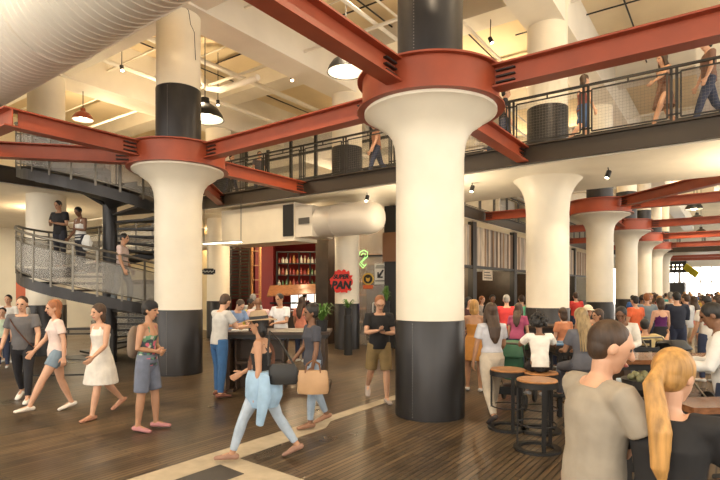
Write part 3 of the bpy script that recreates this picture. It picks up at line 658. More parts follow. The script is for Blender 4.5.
# ------------------------------------------------------------------ bridges and upper floors
def slab(name, x0, x1, y0, y1, label, cat, fasc):
    t = thing(name, ((x0+x1)/2, (y0+y1)/2, 4.5), label, cat)
    MB().span((x0, y0+.06, 4.5), (x1, y1-.06, 4.92)).build('slab', CREAM, t, smooth=False)
    m = MB()
    for e in fasc:
        if e == 's': m.span((x0, y0, 4.53), (x1, y0+.05, 4.94)); m.span((x0, y0-.07, 4.53), (x1, y0, 4.56)); m.span((x0, y0-.07, 4.91), (x1, y0, 4.94))
        if e == 'n': m.span((x0, y1-.05, 4.53), (x1, y1, 4.94))
        if e == 'e': m.span((x1-.001, y0, 4.53), (x1+.05, y1, 4.94)); m.span((x1+.05, y0, 4.53), (x1+.1, y1, 4.56)); m.span((x1+.05, y0, 4.91), (x1+.1, y1, 4.94))
    m.build('fascia', BRONZE, t, smooth=False)
    return t
slab('footbridge', -11.1, 9, 4.3, 8.0, 'cream-soffited footbridge with dark steel edge crossing above the hall', 'bridge', 'sn')
slab('upper_gallery', -22, -11.25, -1.8, 8.0, 'upper gallery floor at the left, behind the spiral stair', 'gallery', 'se')
slab('upper_gallery', -22, -4.4, 8.05, 38, 'upper gallery floor over the shops beyond the footbridge', 'gallery', 'e')
slab('footbridge', -4.2, 9, 37.5, 41, 'farthest footbridge crossing the hall beyond the ringed columns', 'bridge', 'sn')
def railing(a, b, label, z=4.94, step=1.53, off=0, solid=.012, dense=True):
    a, b = V((*a, z)), V((*b, z)); d = (b-a); L = d.length; d.normalize()
    t = thing('guard_railing', (a+b)/2, label, 'railing')
    MB().bar(a+V((0, 0, 1.03)), b+V((0, 0, 1.03)), .06, .04).build('top_rail', IRON, t, smooth=False)
    k = off
    while k < L:
        p = a+d*k
        m = MB()
        for s in (-.045, .045): m.bar(p+d*s, p+d*s+V((0, 0, 1.02)), .014, .05, up=d)
        for h in (.15, .9): m.bar(p-d*.10+V((0, 0, h)), p+d*.10+V((0, 0, h)), .014, .03)
        m.build('post', IRON, t, smooth=False)
        k1 = min(k+step, L); p0, p1 = a+d*(k+.11), a+d*(k1-.11)
        if k1-k > .5:
            m = MB(); zb, zt = .09, .93
            for q0, q1 in (((p0, zb), (p1, zb)), ((p0, zt), (p1, zt)), ((p0, zb), (p0, zt)), ((p1, zb), (p1, zt))):
                m.bar(q0[0]+V((0, 0, q0[1])), q1[0]+V((0, 0, q1[1])), .016, .03, up=V((0, 0, 1)) if q0[1] == q1[1] else d)
            m.bar(p0.lerp(p1, .5)+V((0, 0, zt)), p0.lerp(p1, .5)+V((0, 0, 1.02)), .014, .03, up=d)
            m.build('panel_frame', IRON, t, smooth=False)
            if dense:
                m = MB(); n = int((p1-p0).length/.06)
                for j in range(1, n): q = p0.lerp(p1, j/n); m.bar(q+V((0, 0, zb)), q+V((0, 0, zt)), .002, up=d)
                for j in range(1, 14): m.bar(p0+V((0, 0, zb+(zt-zb)*j/14)), p1+V((0, 0, zb+(zt-zb)*j/14)), .002)
                m.build('wire_mesh', RIVET, t, smooth=False)
        k += step
    return t
railing((-11.1, 4.35), (4, 4.35), 'black guard railing with wire panels along the near edge of the footbridge', off=.11)
railing((-4.2, 7.9), (4.5, 7.9), 'guard railing along the rear edge of the footbridge', off=.3, dense=False)
railing((-4.45, 8.1), (-4.45, 35), 'guard railing along the upper gallery over the wooden shopfronts', dense=False)
railing((-4.0, 37.6), (4, 37.6), 'guard railing on the farthest footbridge', dense=False)
railing((-11.3, 1.6), (-11.3, 4.3), 'guard railing of the left gallery behind the spiral stair', dense=False)
RAILM = mat('brushed_rail', (.17, .155, .13), .35, metal=.6)
st = thing('spiral_stair', SC, 'dark steel spiral stair with screened railings left of the second ringed column', 'staircase')
SCB = SC
mb = MB(); mb.cyl(SC, SC+V((0, 0, 4.5)), .17, 24); mb.build('centre_pole', STEEL, st)
for i in range(8):
    a = R(i*45+10); m = MB()
    m.add([SC+V((.16*math.cos(a), .16*math.sin(a), 3.95)), SC+V((.16*math.cos(a), .16*math.sin(a), 4.5)), SC+V((.95*math.cos(a), .95*math.sin(a), 4.5)), SC+V((.95*math.cos(a), .95*math.sin(a), 4.42))] +
          [SC+V((.16*math.cos(a)-.02*math.sin(a), .16*math.sin(a)+.02*math.cos(a), 3.95)), SC+V((.16*math.cos(a)-.02*math.sin(a), .16*math.sin(a)+.02*math.cos(a), 4.5)), SC+V((.95*math.cos(a)-.02*math.sin(a), .95*math.sin(a)+.02*math.cos(a), 4.5)), SC+V((.95*math.cos(a)-.02*math.sin(a), .95*math.sin(a)+.02*math.cos(a), 4.42))],
          [(0, 1, 2, 3), (7, 6, 5, 4), (0, 3, 7, 4), (1, 5, 6, 2), (2, 6, 7, 3), (0, 4, 5, 1)])
    m.build('bracket', IRON, st, smooth=False)
step_a = .17/2.60*338
def wedge(m, t0, t1, r0, r1, z, th):
    n = 5; vs = []; 
    for zz in (z-th, z):
        for k in range(n+1): a = R(t0+(t1-t0)*k/n); vs.append(SC+V((r0*math.cos(a), r0*math.sin(a), zz)))
        for k in range(n, -1, -1): a = R(t0+(t1-t0)*k/n); vs.append(SC+V((r1*math.cos(a), r1*math.sin(a), zz)))
    N2 = 2*n+2
    m.add(vs, [list(range(N2))[::-1], list(range(N2, 2*N2))] + [[i, (i+1) % N2, N2+(i+1) % N2, N2+i] for i in range(N2)])
th = 215
while th < 553-1:
    m = MB(); wedge(m, th, min(th+step_a+2, 555), .17, SR-.04, hz(th+step_a)+.0, .05); m.build('tread', IRON, st, smooth=False); th += step_a
m = MB(); wedge(m, 553, 598, .17, SR-.04, 2.33, .06); m.build('landing', IRON, st, smooth=False)
th = 598; step_b = .17/2.33*310
while th < 905:
    m = MB(); wedge(m, th, th+step_b+2, .17, SR-.04, hz(th+step_b)+.02, .05); m.build('tread', IRON, st, smooth=False); th += step_b
m = MB(); wedge(m, 150, 217, .17, SR-.04, 4.92, .08); m.build('top_landing', IRON, st, smooth=False)
def ribbon(m, t0, t1, r, dz0, dz1, th_, stepd=6):
    n = int((t1-t0)/stepd)
    for k in range(n):
        a, b = t0+(t1-t0)*k/n, t0+(t1-t0)*(k+1)/n
        vs = [sp(a, r, dz0), sp(b, r, dz0), sp(b, r, dz1), sp(a, r, dz1), sp(a, r+th_, dz0), sp(b, r+th_, dz0), sp(b, r+th_, dz1), sp(a, r+th_, dz1)]
        m.add(vs, [(0, 1, 2, 3), (7, 6, 5, 4), (0, 4, 5, 1), (2, 6, 7, 3), (0, 3, 7, 4), (1, 5, 6, 2)])
for (t0, t1) in ((150, 553), (553, 885)):
    m = MB(); ribbon(m, t0, t1, SR-.03, -.2, .04, .04); m.build('stringer', STEEL, st)
    m = MB(); m.tube([sp(a, SR+.02, 1.03) for a in range(t0, t1+1, 6)], .03, 8); m.build('handrail', RAILM, st)
    for dz in (.90, .80, .12): m = MB(); m.tube([sp(a, SR+.02, dz) for a in range(t0, t1+1, 6)], .014, 6); m.build('guide_rail', RAILM, st)
    m = MB(); ribbon(m, t0, t1, SR+.015, .14, .78, .004); m.build('screen', SCREEN, st)
    for a in range(t0+5, t1, 14):
        p = sp(a, SR+.02, 0); MB().bar(p, p+V((0, 0, 1.02)), .045, .016, up=V((p.x-SC.x, p.y-SC.y, 0)).normalized()).build('post', RAILM, st, smooth=False)
# inner upper mesh under the stair: landing posts to the floor
# ------------------------------------------------------------------ ceiling beams, ducts, pipes
def ctag(o, l, c, g=None): return tag(o, l, c, g)
ctag(MB().span((-6.55, -12, 7.85), (-5.65, 38, CZ)).build('ceiling_beam', WHITE, smooth=False), 'long boxed white ceiling beam over the second ringed column', 'beam')
ctag(MB().span((-.45, -12, 8.2), (.45, 60, CZ)).build('ceiling_beam', WHITE, smooth=False), 'long boxed white ceiling beam over the main column row', 'beam')
ctag(MB().span((-12.7, -12, 7.85), (-11.7, 38, CZ)).build('ceiling_beam', WHITE, smooth=False), 'long boxed white ceiling beam over the left gallery', 'beam')
for i, y in enumerate((0, 6.1, 12.9, 19.4, 26, 32.8)):
    ctag(MB().span((-21.9, y-.4, 7.9 if y == 0 else 8.85), (9, y+.4, CZ)).build('ceiling_beam', WHITE, smooth=False), 'white cross beam of the ceiling over %s' % ('the two nearest ringed columns', 'the footbridge', 'the first ringed column past the footbridge', 'the second ringed column past the footbridge', 'the third ringed column past the footbridge', 'the fourth ringed column past the footbridge')[i], 'beam')
dt = thing('spiral_duct', (-8, -2.35, 6.8), 'huge white spiral duct across the top left corner', 'duct')
m = MB(); m.cyl((-19, -2.1, 6.8), (3, -2.8, 6.8), .88, 48); m.build('duct_body', DUCT, dt)
m = MB(); n = 32; pitch = .19; pts = [V((-19+22*k/(22/pitch*n), -2.1-.7*k/(22/pitch*n)+.882*math.cos(2*math.pi*k/n), 6.8+.882*math.sin(2*math.pi*k/n))) for k in range(int(22/pitch*n))]
m.tube(pts, .013, 4); m.build('spiral_seam', DUCT, dt)
for x in (-15.5, -10.7, -6.2): MB().cyl((x-.03, -2.1-.7*(x+19)/22, 6.8), (x+.03, -2.1-.7*(x+19)/22, 6.8), .905, 48).build('joint_band', DUCT, dt)
def pipe(pts, r, label, m_=CEIL, n=8, g=None, name='ceiling_pipe'): return ctag(MB().tube(pts, r, n).build(name, m_), label, 'pipe', g)
PX = 'straight cream pipes under the ceiling'
for k, (x, z, r) in enumerate(((-3.4, 8.3, .05), (-3.1, 8.6, .03), (-8.3, 8.2, .06), (-9.0, 8.5, .035), (-4.6, 8.7, .025), (-1.8, 8.5, .04), (-10.3, 8.1, .07))):
    pipe([(x, -11, z), (x, 34, z)], r, 'straight cream pipe under the ceiling running along the hall', WHITE, g=PX)
PY = 'cross pipes under the ceiling'
for k, (y, z, r) in enumerate(((1.5, 8.45, .03), (2.9, 8.7, .02), (3.6, 8.2, .045), (9.5, 8.3, .05), (10.4, 8.6, .03), (15, 8.3, .05), (21, 8.4, .05), (-1.0, 8.6, .02))):
    pipe([(-21, y, z), (6, y, z)], r, 'straight cream pipe under the ceiling running across the hall', WHITE, g=PY)
pipe([(-7.6, 9.0, 8.3), (-7.4, 9.3, 7.7), (-5.0, 9.3, 7.55), (-4.0, 9.3, 7.5)], .16, 'thick bent white pipe hung over the rear gallery', WHITE, 14)
pipe([(-9.6, 3.2, 8.5), (-9.2, 3.2, 7.9), (-8.6, 3.2, 7.7), (-7.0, 3.2, 7.7)], .09, 'elbowed white pipe right of the dome lamp by the second column', WHITE, 12)
for i, (y, lab) in enumerate(((9.6, 'broad white box duct above the rear gallery'), (13.9, 'second white box duct above the rear gallery, farther back'))):
    ctag(MB().span((-21, y, 7.5), (-5.2, y+1.0, 8.2)).build('box_duct', DUCT, smooth=False), lab, 'duct')
ctag(MB().span((2.9, 9.2, 7.6), (4.6, 30, 8.3)).build('box_duct', DUCT, smooth=False), 'white box duct under the ceiling beyond the footbridge at right', 'duct')
pipe([(x, y, z) for x, y, z in ((-3.9, 2.4, 9.3), (-3.9, 2.4, 8.95), (-3.3, 2.4, 8.9), (-2.9, 2.2, 8.9), (-2.7, 2.2, 9.3))], .02, 'looped grey conduit hanging from the ceiling', IRON)
for i, (px, Z, h) in enumerate(((303, 15.6, 8.2), (289, 15.2, 8.5), (330, 17, 8.4))):
    p = at(px, Z, h); ctag(MB().box(p, (.35, .16, .1), rz=.2).build('junction_box', RIVET, smooth=False), 'small grey junction box on the ceiling %s' % ('nearest the spotlight', 'left of the other two', 'right of the other two')[i], 'junction box')
# ducts under the bridge
dt = thing('round_duct', (-5.5, 5.0, 3.83), 'short fat round white duct hung under the footbridge', 'duct')
m = MB(); L_ = [(-6.25, .46), (-4.55, .46), (-4.35, .43), (-4.2, .36), (-4.12, .22), (-4.1, .02)]
m.loft([(x, 5.0, 3.83) for x, r in L_], [r for x, r in L_], side=V((0, 1, 0)), n=36, round_=False); m.build('duct_body', DUCT, dt)
m = MB(); m.cyl((-5.6, 5.0, 3.83), (-5.64, 5.0, 3.83), .472, 36); m.build('joint_band', DUCT, dt)
bx = thing('box_duct', (-8.5, 5.1, 3.8), 'cream box duct with a black grille under the footbridge', 'duct')
MB().span((-6.85, 4.55, 3.38), (-6.2, 5.5, 4.28)).build('narrow_section', DUCT, bx, smooth=False)
MB().span((-10.1, 4.5, 3.28), (-6.85, 5.55, 4.42)).build('wide_section', CREAM, bx, smooth=False)
MB().span((-7.28, 4.47, 3.42), (-6.87, 4.5, 4.36)).build('grille', BLACK, bx, smooth=False)
MB().span((-6.7, 4.52, 3.75), (-6.3, 4.55, 3.93)).build('label_plate', RIVET, bx, smooth=False)
dt = thing('soffit_duct', (-16, 9, 3.9), 'banded cream ducts under the left gallery behind the stair', 'duct')
for k, (y, z, hh) in enumerate(((5.0, 4.1, .3), (6.6, 3.8, .5))):
    MB().span((-21.5, y, z-hh/2), (-13.2, y+1.2, z+hh/2)).build('duct_run', CREAM, dt, smooth=False)
m = MB().span((-20.0, 6.52, 3.75), (-16.5, 6.6, 3.95)); m.build('grille', BLACK, dt, smooth=False)
pipe([(-21, 4.4, 3.5), (-13, 4.4, 3.5)], .07, 'cream pipe under the left gallery', CREAM)
# ------------------------------------------------------------------ lamps
def pendant(px, Z, h, r, label, col=IRON, rod_top=9.3, power=60):
    p = at(px, Z, h); t = thing('pendant_lamp', p, label, 'lamp')
    MB().cyl(p+V((0, 0, .3*r/.4)), (p.x, p.y, rod_top), .014, 8).build('rod', IRON, t)
    MB().cyl((p.x, p.y, rod_top-.08), (p.x, p.y, rod_top+.0), .09, 16).build('canopy', IRON, t)
    k = r/.4
    MB().lathe(p, [(.05*k, .46*k), (.09*k, .45*k), (.10*k, .33*k), (.16*k, .30*k), (.28*k, .22*k), (.37*k, .09*k), (.40*k, 0), (.41*k, -.02), (.39*k, -.015), (.36*k, .08*k), (.26*k, .2*k), (.1*k, .29*k)], 32).build('shade', col, t)
    MB().lathe(p, [(.385*k, -.012), (.35*k, .08*k), (.25*k, .19*k), (.02*k, .27*k)], 28).build('reflector', REFL, t); MB().ell(p+V((0, 0, .07*k)), (.14*k, .14*k, .13*k)).build('bulb', GLOW, t)
    l = bpy.data.lights.new('lamp_light', 'SPOT'); l.energy = power; l.color = (1, .8, .55); l.spot_size = R(150); l.spot_blend = .6; l.shadow_soft_size = .25*k
    o = bpy.data.objects.new('lamp_light', l); COL.objects.link(o); o.location = (0, 0, -.06); o.parent = t
    return t
pendant(346, 12.2, 6.95, .44, 'dome pendant lamp partly hidden by the red beam left of the big ring', power=260)
pendant(205, 14.2, 6.5, .5, 'black dome pendant lamp just right of the second ringed column', power=320)
pendant(83, 15.8, 7.0, .30, 'red-shaded pendant lamp over the left gallery', RED, power=200)
for i, (px, Z, h) in enumerate(((694, 27, 6.0), (697, 31.5, 6.0), (701, 38, 5.9))):
    pendant(px, Z, h, .42, 'black dome pendant lamp beyond the footbridge, %s of three' % ('nearest', 'middle', 'farthest')[i], power=300)
def spot(p, label, aim=(0, 0, -1), power=80, size=70, top=None, g=None, r=.055, visible=True):
    p = V(p); t = thing('ceiling_spotlight', p, label, 'spotlight', g)
    a = V(aim).normalized()
    MB().cyl(p-a*.09, p+a*.07, r, 14).build('can', BLACK, t)
    MB().cyl(p+a*.071, p+a*.075, r*.8, 12).build('lens', GLOW, t)
    if top: MB().cyl(p-a*.05, (p.x, p.y, top), .012, 6).build('stem', BLACK, t)
    l = bpy.data.lights.new('spot_light', 'SPOT'); l.energy = power; l.color = (1, .80, .54); l.spot_size = R(size); l.spot_blend = .5; l.shadow_soft_size = .06
    o = bpy.data.objects.new('spot_light', l); COL.objects.link(o); o.parent = t; o.location = a*.1
    o.rotation_euler = a.to_track_quat('-Z', 'Y').to_euler()
    return t
def toward(p, q): return tuple(V(q)-V(p))
for px, Z, h, lab, tgt, pw in ((292, 15.2, 8.0, 'black ceiling spotlight over the middle of the hall', (-4, 2, 0), 200), (122, 13.8, 7.7, 'black ceiling spotlight left of the second column', (-7, 0, 3), 200), (218, 16.5, 7.75, 'black ceiling spotlight above the black dome lamp', (-8, 3, 0), 150), (491, 13.5, 8.3, 'small ceiling spotlight above the right beam', (0, 6, 5), 150)):
    p = at(px, Z, h); spot(p, lab, toward(p, tgt), pw, top=9.35)
for px, Y, lab, tgt in ((608, 5.5, 'black spotlight on the footbridge soffit right of the middle column', (0.3, 4.2, 0)), (472, 5.3, 'black spotlight on the footbridge soffit beside the big column', (-1.8, 3.5, 0)), (367, 4.9, 'black spotlight under the footbridge over the round duct', (-4.5, 3.0, 0))):
    x, y = onb(px, Y); p = (x, y, 4.34); spot(p, lab, toward(p, tgt), 110, size=100, top=4.5)
# warm track heads on the big beams that wash the columns and the floor
k = 0
for x, y, h, tgt, pw, sz in ((2.6, -3.6, 8.9, (0, 0, 2.6), 700, 60), (-3.1, -5.0, 8.9, (-6.1, 0, 2.6), 700, 60), (3.4, 1.6, 8.9, (0, 0, 5.2), 420, 60), (-3.0, -2.5, 8.9, (-3.0, -1.5, 0), 700, 100), (2.2, -6, 8.9, (1.5, -2, 0), 500, 90), (-7.5, -4.6, 8.9, (-6, -3, 0), 600, 90), (2.8, 10, 8.9, (0, 12.9, 2), 600, 70), (2.8, 16, 8.9, (0, 19.4, 2), 600, 70), (2.8, 22, 8.9, (0, 26, 2), 600, 70), (2.8, 28, 8.9, (0, 32.8, 2), 600, 70), (-2.2, 10.5, 8.9, (-4.5, 13, 2.5), 500, 90), (2.4, 2.2, 8.9, (0, 6.1, 2.0), 500, 60), (-9, 2.5, 8.9, (-9, 1, 3), 500, 110), (-3.5, 2.6, 8.9, (-3.4, 2.6, 0), 500, 100)):
    names_ = ('over the big column', 'facing the second column', 'right of the big ring', 'over the open floor', 'over the near floor', 'over the walkers at left', 'for the first ringed column past the bridge', 'for the second ringed column past the bridge', 'for the third ringed column past the bridge', 'for the fourth ringed column past the bridge', 'for the wooden shopfront', 'for the middle column', 'over the spiral stair', 'before the restaurant')
    p = (x, y, h); spot(p, 'black track spotlight high under the ceiling ' + names_[k], toward(p, tgt), pw, size=sz, top=9.35); k += 1
# under-bridge and shop lights, and uplights added to brighten the ceilings and soffit
def area(name, p, size, power, col=(1, .8, .55), rot=(0, 0, 0), label='', cat='light fitting', par=None):
    t = thing(name, p, label, cat)
    l = bpy.data.lights.new('tube_light', 'AREA'); l.shape = 'RECTANGLE'; l.size, l.size_y = size; l.energy = power; l.color = col
    o = bpy.data.objects.new('tube_light', l); COL.objects.link(o); o.rotation_euler = rot; o.parent = t
    up = abs(rot[0]) > 1.6
    m = MB(); z_ = (-.035 if up else .035); m.box(V(p)+V((0, 0, z_)), (size[0]+.04, size[1]+.04, .05)); m.build('housing', WHITE, t, smooth=False)
    o.location = (0, 0, .0)
    return t
a_, b_ = at(204, 15.2, 3.2), at(241, 14.6, 3.2); t = thing('linear_light', a_.lerp(b_, .5), 'slim glowing linear light below the cream box duct', 'light fitting')
MB().bar(a_, b_, .1, .05).build('housing', WHITE, t, smooth=False); MB().bar(a_-V((0, 0, .035)), b_-V((0, 0, .035)), .08, .02).build('diffuser', GLOW, t, smooth=False)
for q_ in (a_, b_): MB().cyl(q_, (q_.x, q_.y, 4.5), .01, 6).build('hanger', IRON, t)
area('linear_light', (-8.2, 7.2, 4.4), (5, .12), 120, label='white linear light under the footbridge before the restaurant')
area('linear_light', (-17, 3.2, 4.4), (6, .12), 160, label='long white linear light under the left gallery', col=(1, .85, .6))
for x, y, l_ in ((-3.2, 9.3, 'just past the footbridge'), (-9.6, 2.5, 'before the footbridge'), (-15, 3, 'over the left gallery'), (-3, 20, 'halfway along the far hall'), (-3, -5, 'over the near floor'), (-14, 14, 'over the rear gallery'), (3.9, 2.6, 'right of the big ring'), (-1.6, -3.6, 'above the big ring, nearest the camera'), (2, 34, 'near the far footbridge')):  # added bars, not fixtures of the hall; they lift the ceiling brightness
    area('added_uplight', (x, y, 6.6), (.8 if x == -9.6 else 2.4, .15), 420 if y > 15 else (80 if x == -9.6 else 170), col=(1, .76, .46), rot=(math.pi, 0, 0), label='slim white uplight bar added to brighten the ceiling ' + l_)
for p_, l_, pw in (((4.7, 6.1, 2.9), 'under the right end of the footbridge', 150), (tuple(at(430, 12.6, 2.9)), 'under the footbridge, behind the big column', 90)):  # added off-frame and behind the big column to brighten the bridge soffit
    area('added_uplight', p_, (.6, .15), pw, rot=(math.pi, 0, 0), col=(1, .82, .58), label='slim white uplight bar added to brighten the soffit ' + l_)
    MB().cyl((p_[0], p_[1], 2.92), (p_[0], p_[1], 4.5), .012, 6).build('hanger', IRON, COL.objects[[o.name for o in COL.objects if o.name.startswith('added_uplight')][-1]])
CG = 'thin grey conduits on the ceiling'
for k, (a_, b_) in enumerate((((-9.6, 1.2, 9.32), (-2, 1.2, 9.32)), ((-10.5, 4.4, 9.32), (-1, 4.4, 9.32)), ((-4.2, .8, 9.3), (-4.2, 9, 9.3)), ((-2.6, .5, 9.3), (-2.6, 12, 9.3)), ((-10.9, 1, 9.3), (-10.9, 12, 9.3)), ((1.4, 3, 9.3), (1.4, 14, 9.3)), ((-1.5, 8.2, 9.3), (5, 8.2, 9.3)), ((-7.5, 3.2, 8.9), (-7.5, 9.8, 8.9)))):
    pipe([a_, b_], .022, 'thin grey conduit fixed to the ceiling', IRON, g=CG, name='conduit')
# ------------------------------------------------------------------ restaurant behind the bar table
RX0, RX1, RY = -15.5, -6.75, 9.2
struct(MB().span((-22, 15.2, 0), (-7.2, 15.4, 4.5)), 'wall_north', CRIM)
t = thing('restaurant_pillar', (-6.9, 9.2, 0), 'dark tiled pillar at the right corner of the restaurant', 'pillar')
p = at(327, 17.9); MB().span((p.x-.28, p.y-.28, 0), (p.x+.28, p.y+.28, 4.5)).build('pillar_core', DARKW, t, smooth=False)
p2 = at(231, 19.2)
# slatted screen at the left of the restaurant opening
t = thing('slatted_screen', (-12, 10, 0), 'tall dark slatted screen left of the restaurant opening', 'screen')
a, b = at(230, 20.5), at(249, 20.0)
m = MB()
for k in range(17): m.bar(V((a.x, a.y, 1.5+k*.125)), V((b.x, b.y, 1.5+k*.125)), .03, .07)
m.build('slats', DARKW, t, smooth=False); m = MB()
for q in (a, b, a.lerp(b, .5)): m.bar(V((q.x, q.y+.03, 0)), V((q.x, q.y+.03, 4.4)), .07)
m.build('uprights', DARKW, t, smooth=False)
t = thing('pale_ladder_frame', (-11, 10, 0), 'pale wooden ladder shelf beside the slatted screen', 'shelf')
a, b = at(252, 20.0), at(260, 19.8); m = MB()
for q in (a, b): m.bar(q, q+V((0, 0, 3.5)), .07)
m.build('uprights', SEATW, t, smooth=False)
for k in range(5): MB().bar(a+V((0, 0, 1.1+k*.55)), b+V((0, 0, 1.1+k*.55)), .1, .04).build('rung', SEATW, t, smooth=False)
a, b = at(256, 24), at(274, 23.7)
ctag(MB().bar(V((a.x, a.y, 2.1)), V((b.x, b.y, 2.1)), .15, 4.0).build('crimson_panel', CRIM, smooth=False), 'tall crimson wall panel between ladder shelf and bottle shelves', 'panel')
# bottle shelves
def grid_shelf(px0, px1, Z, z0, z1, nx, nz, label):
    a, b = at(px0, Z), at(px1, Z); d = (b-a); t = thing('display_shelf', (a+b)/2, label, 'shelf'); m = MB()
    for k in range(nx+1): q = a.lerp(b, k/nx); m.bar(q+V((0, 0, z0)), q+V((0, 0, z1)), .05)
    m.build('uprights', BLACK, t, smooth=False)
    for k in range(nz+1):
        MB().bar(a+V((0, 0, z0+(z1-z0)*k/nz)), b+V((0, 0, z0+(z1-z0)*k/nz)), .3, .04).build('shelf_board', BLACK, t, smooth=False)
    return a, b
a, b = grid_shelf(277, 321, 22.5, 1.95, 3.45, 4, 3, 'black grid of display shelves on the restaurant back wall')
rr = random.Random(4)
BC = [('amber', (.28, .12, .03)), ('white', (.45, .42, .36)), ('red', (.25, .04, .03)), ('green', (.04, .10, .04)), ('pale', (.38, .30, .2))]
for row in range(3):
    for k in range(11):
        q = a.lerp(b, (k+.6)/12); z = 1.975+row*.5; n_, c = BC[rr.randrange(5)]; h = rr.uniform(.22, .36); r = rr.uniform(.045, .075)
        m = MB().lathe((q.x, q.y, z), [(.001, 0), (r, 0), (r, h*.6), (r*.35, h*.78), (r*.35, h), (.001, h)], 10)
        o = m.build('bottle', mat('bottle_'+n_, c, .2), loc=(q.x, q.y, z)); tag(o, '%s bottle on the %s row of the black display shelves' % (n_, ('bottom', 'middle', 'top')[row]), 'bottle', '%s bottles, %s row of the display shelves' % (n_, ('bottom', 'middle', 'top')[row]))
# sloping wooden awning over the counter, menu panels, counter
t = thing('counter_awning', at(297, 20.5), 'sloping orange-brown wooden awning over the restaurant counter', 'awning')
a, b = at(270, 20.3), at(322, 20.3); f_ = -FW*.7
m = MB(); m.add([a+V((0, 0, 1.95)), b+V((0, 0, 2.02)), b+f_+V((0, 0, 1.68)), a+f_+V((0, 0, 1.55)), a+V((0, 0, 1.99)), b+V((0, 0, 2.06)), b+f_+V((0, 0, 1.72)), a+f_+V((0, 0, 1.59))], [(0, 1, 2, 3), (7, 6, 5, 4), (0, 4, 5, 1), (2, 6, 7, 3), (1, 5, 6, 2), (0, 3, 7, 4)])
m.build('boards', WOOD, t, smooth=False); m = MB(); m.bar(a+V((0, 0, 1.3)), b+V((0, 0, 1.3)), .06); m.build('support_rail', BLACK, t, smooth=False)
menu_t = thing('menu_board', at(306, 22.0, 1.35), 'row of backlit white menu panels under the restaurant awning', 'menu')
for i in range(4):
    a, b = at(291+i*8, 22.0), at(298+i*8, 22.0)
    m = MB().bar(V((a.x, a.y, 1.35)), V((b.x, b.y, 1.35)), .04, .62); o = m.build('menu_panel', MENU, menu_t, smooth=False)
    mt = MB()
    for k in range(6): mt.bar(V((*(a.lerp(b, .15)-FW*.025).xy, 1.12+k*.085)), V((*(a.lerp(b, .55+.3*rr.random())-FW*.025).xy, 1.12+k*.085)), .01, .018)
    mt.v = [p-menu_t.location for p in mt.v]; ob = bpy.data.objects.new('menu_lines', mt.mesh('menu_lines', BLACK)); COL.objects.link(ob); ob.parent = o
a, b = at(262, 19.0), at(324, 19.0)
t = thing('restaurant_counter', a.lerp(b, .5), 'dark restaurant counter under the awning', 'counter')
MB().bar(a+V((0, 0, .5)), b+V((0, 0, .5)), .6, 1.0).build('counter_body', DARKW, t, smooth=False); MB().bar(a+V((0, 0, 1.03)), b+V((0, 0, 1.03)), .7, .06).build('counter_top', WOOD, t, smooth=False)
t_ = thing('track_rail', at(294, 18.6, 3.75), 'black track with a row of small spotlights over the restaurant', 'track light')
a, b = at(262, 18.8), at(324, 18.4); MB().bar(a+V((0, 0, 3.78)), b+V((0, 0, 3.78)), .04).build('rail', BLACK, t_, smooth=False)
for k in range(8):
    q = a.lerp(b, (k+.4)/8)+V((0, 0, 3.62)); h_ = MB().cyl(q+V((0, 0, .14)), q-V((0, 0, .05)), .05, 10).build('head', BLACK, t_)
    MB().ell(q-V((0, 0, .06)), (.04, .04, .03), None, 8, 6).build('lens', GLOW, t_)
def point(p, e, col=(1, .75, .45), r=.1):
    l = bpy.data.lights.new('shop_light', 'POINT'); l.energy = e; l.color = col; l.shadow_soft_size = r; o = bpy.data.objects.new('shop_light', l); COL.objects.link(o); o.location = p
for px, Z, h, e in ((268, 18.8, 3.5, 50), (290, 18.7, 3.5, 50), (312, 18.5, 3.5, 50), (300, 21, 3.7, 40), (370, 19, 3.6, 70), (40, 17, 4.0, 120), (210, 23, 3.8, 60)): point(at(px, Z, h), e)
# storefront right of the restaurant: glass with stickers and signs
t = thing('glass_storefront', at(372, 17.0), 'glass storefront with black frame right of the slim column', 'storefront')
a, b = at(357, 17.3), at(386, 17.0)
m = MB()
for q in (a, b): m.bar(q, q+V((0, 0, 4.45)), .08)
m.bar(a+V((0, 0, 4.4)), b+V((0, 0, 4.4)), .08); m.bar(a+V((0, 0, 2.95)), b+V((0, 0, 2.95)), .06); m.build('frame', BLACK, t, smooth=False)
MB().bar(a+V((0, 0, 2.2)), b+V((0, 0, 2.2)), .012, 4.4).build('pane', GLASS, t, smooth=False)
dn = (b-a).normalized(); nf = V((dn.y, -dn.x, 0)); nf = nf if nf.dot(-FW) > 0 else -nf
def flat(pts, q, th=.012): # polygon in the storefront's plane around q, extruded towards the viewer
    vs = [q+dn*x+V((0, 0, z))+nf*s for s in (.0, th) for x, z in pts]; n = len(pts); m = MB()
    m.add(vs, [list(range(n)), list(range(n, 2*n))[::-1]]+[[i, (i+1) % n, n+(i+1) % n, n+i] for i in range(n)]); return m
NEON = mat('neon_green', (.35, .75, .25), emit=1.0); YEL = mat('sign_yellow', (.75, .5, .08), .5); ORG = mat('sign_orange', (.75, .15, .04), .5); PUR = mat('neon_purple', (.45, .1, .75), emit=1.5); SWHITE = mat('sign_white', (.8, .8, .76), .5)
def circ(r, n=20, cx=0, cz=0): return [(cx+r*math.cos(2*math.pi*k/n), cz+r*math.sin(2*math.pi*k/n)) for k in range(n)]
def fr(px, h): return a.lerp(b, (px-357)/(386-357))+V((0, 0, h))+nf*.02
q = fr(364, 2.84)
m = MB(); m.tube([q+nf*.02+dn*x+V((0, 0, z)) for x, z in ((-.16, .12), (-.12, .24), (.02, .29), (.14, .22), (.13, .08), (.0, -.04), (-.08, -.14), (.02, -.22))], .018, 6)
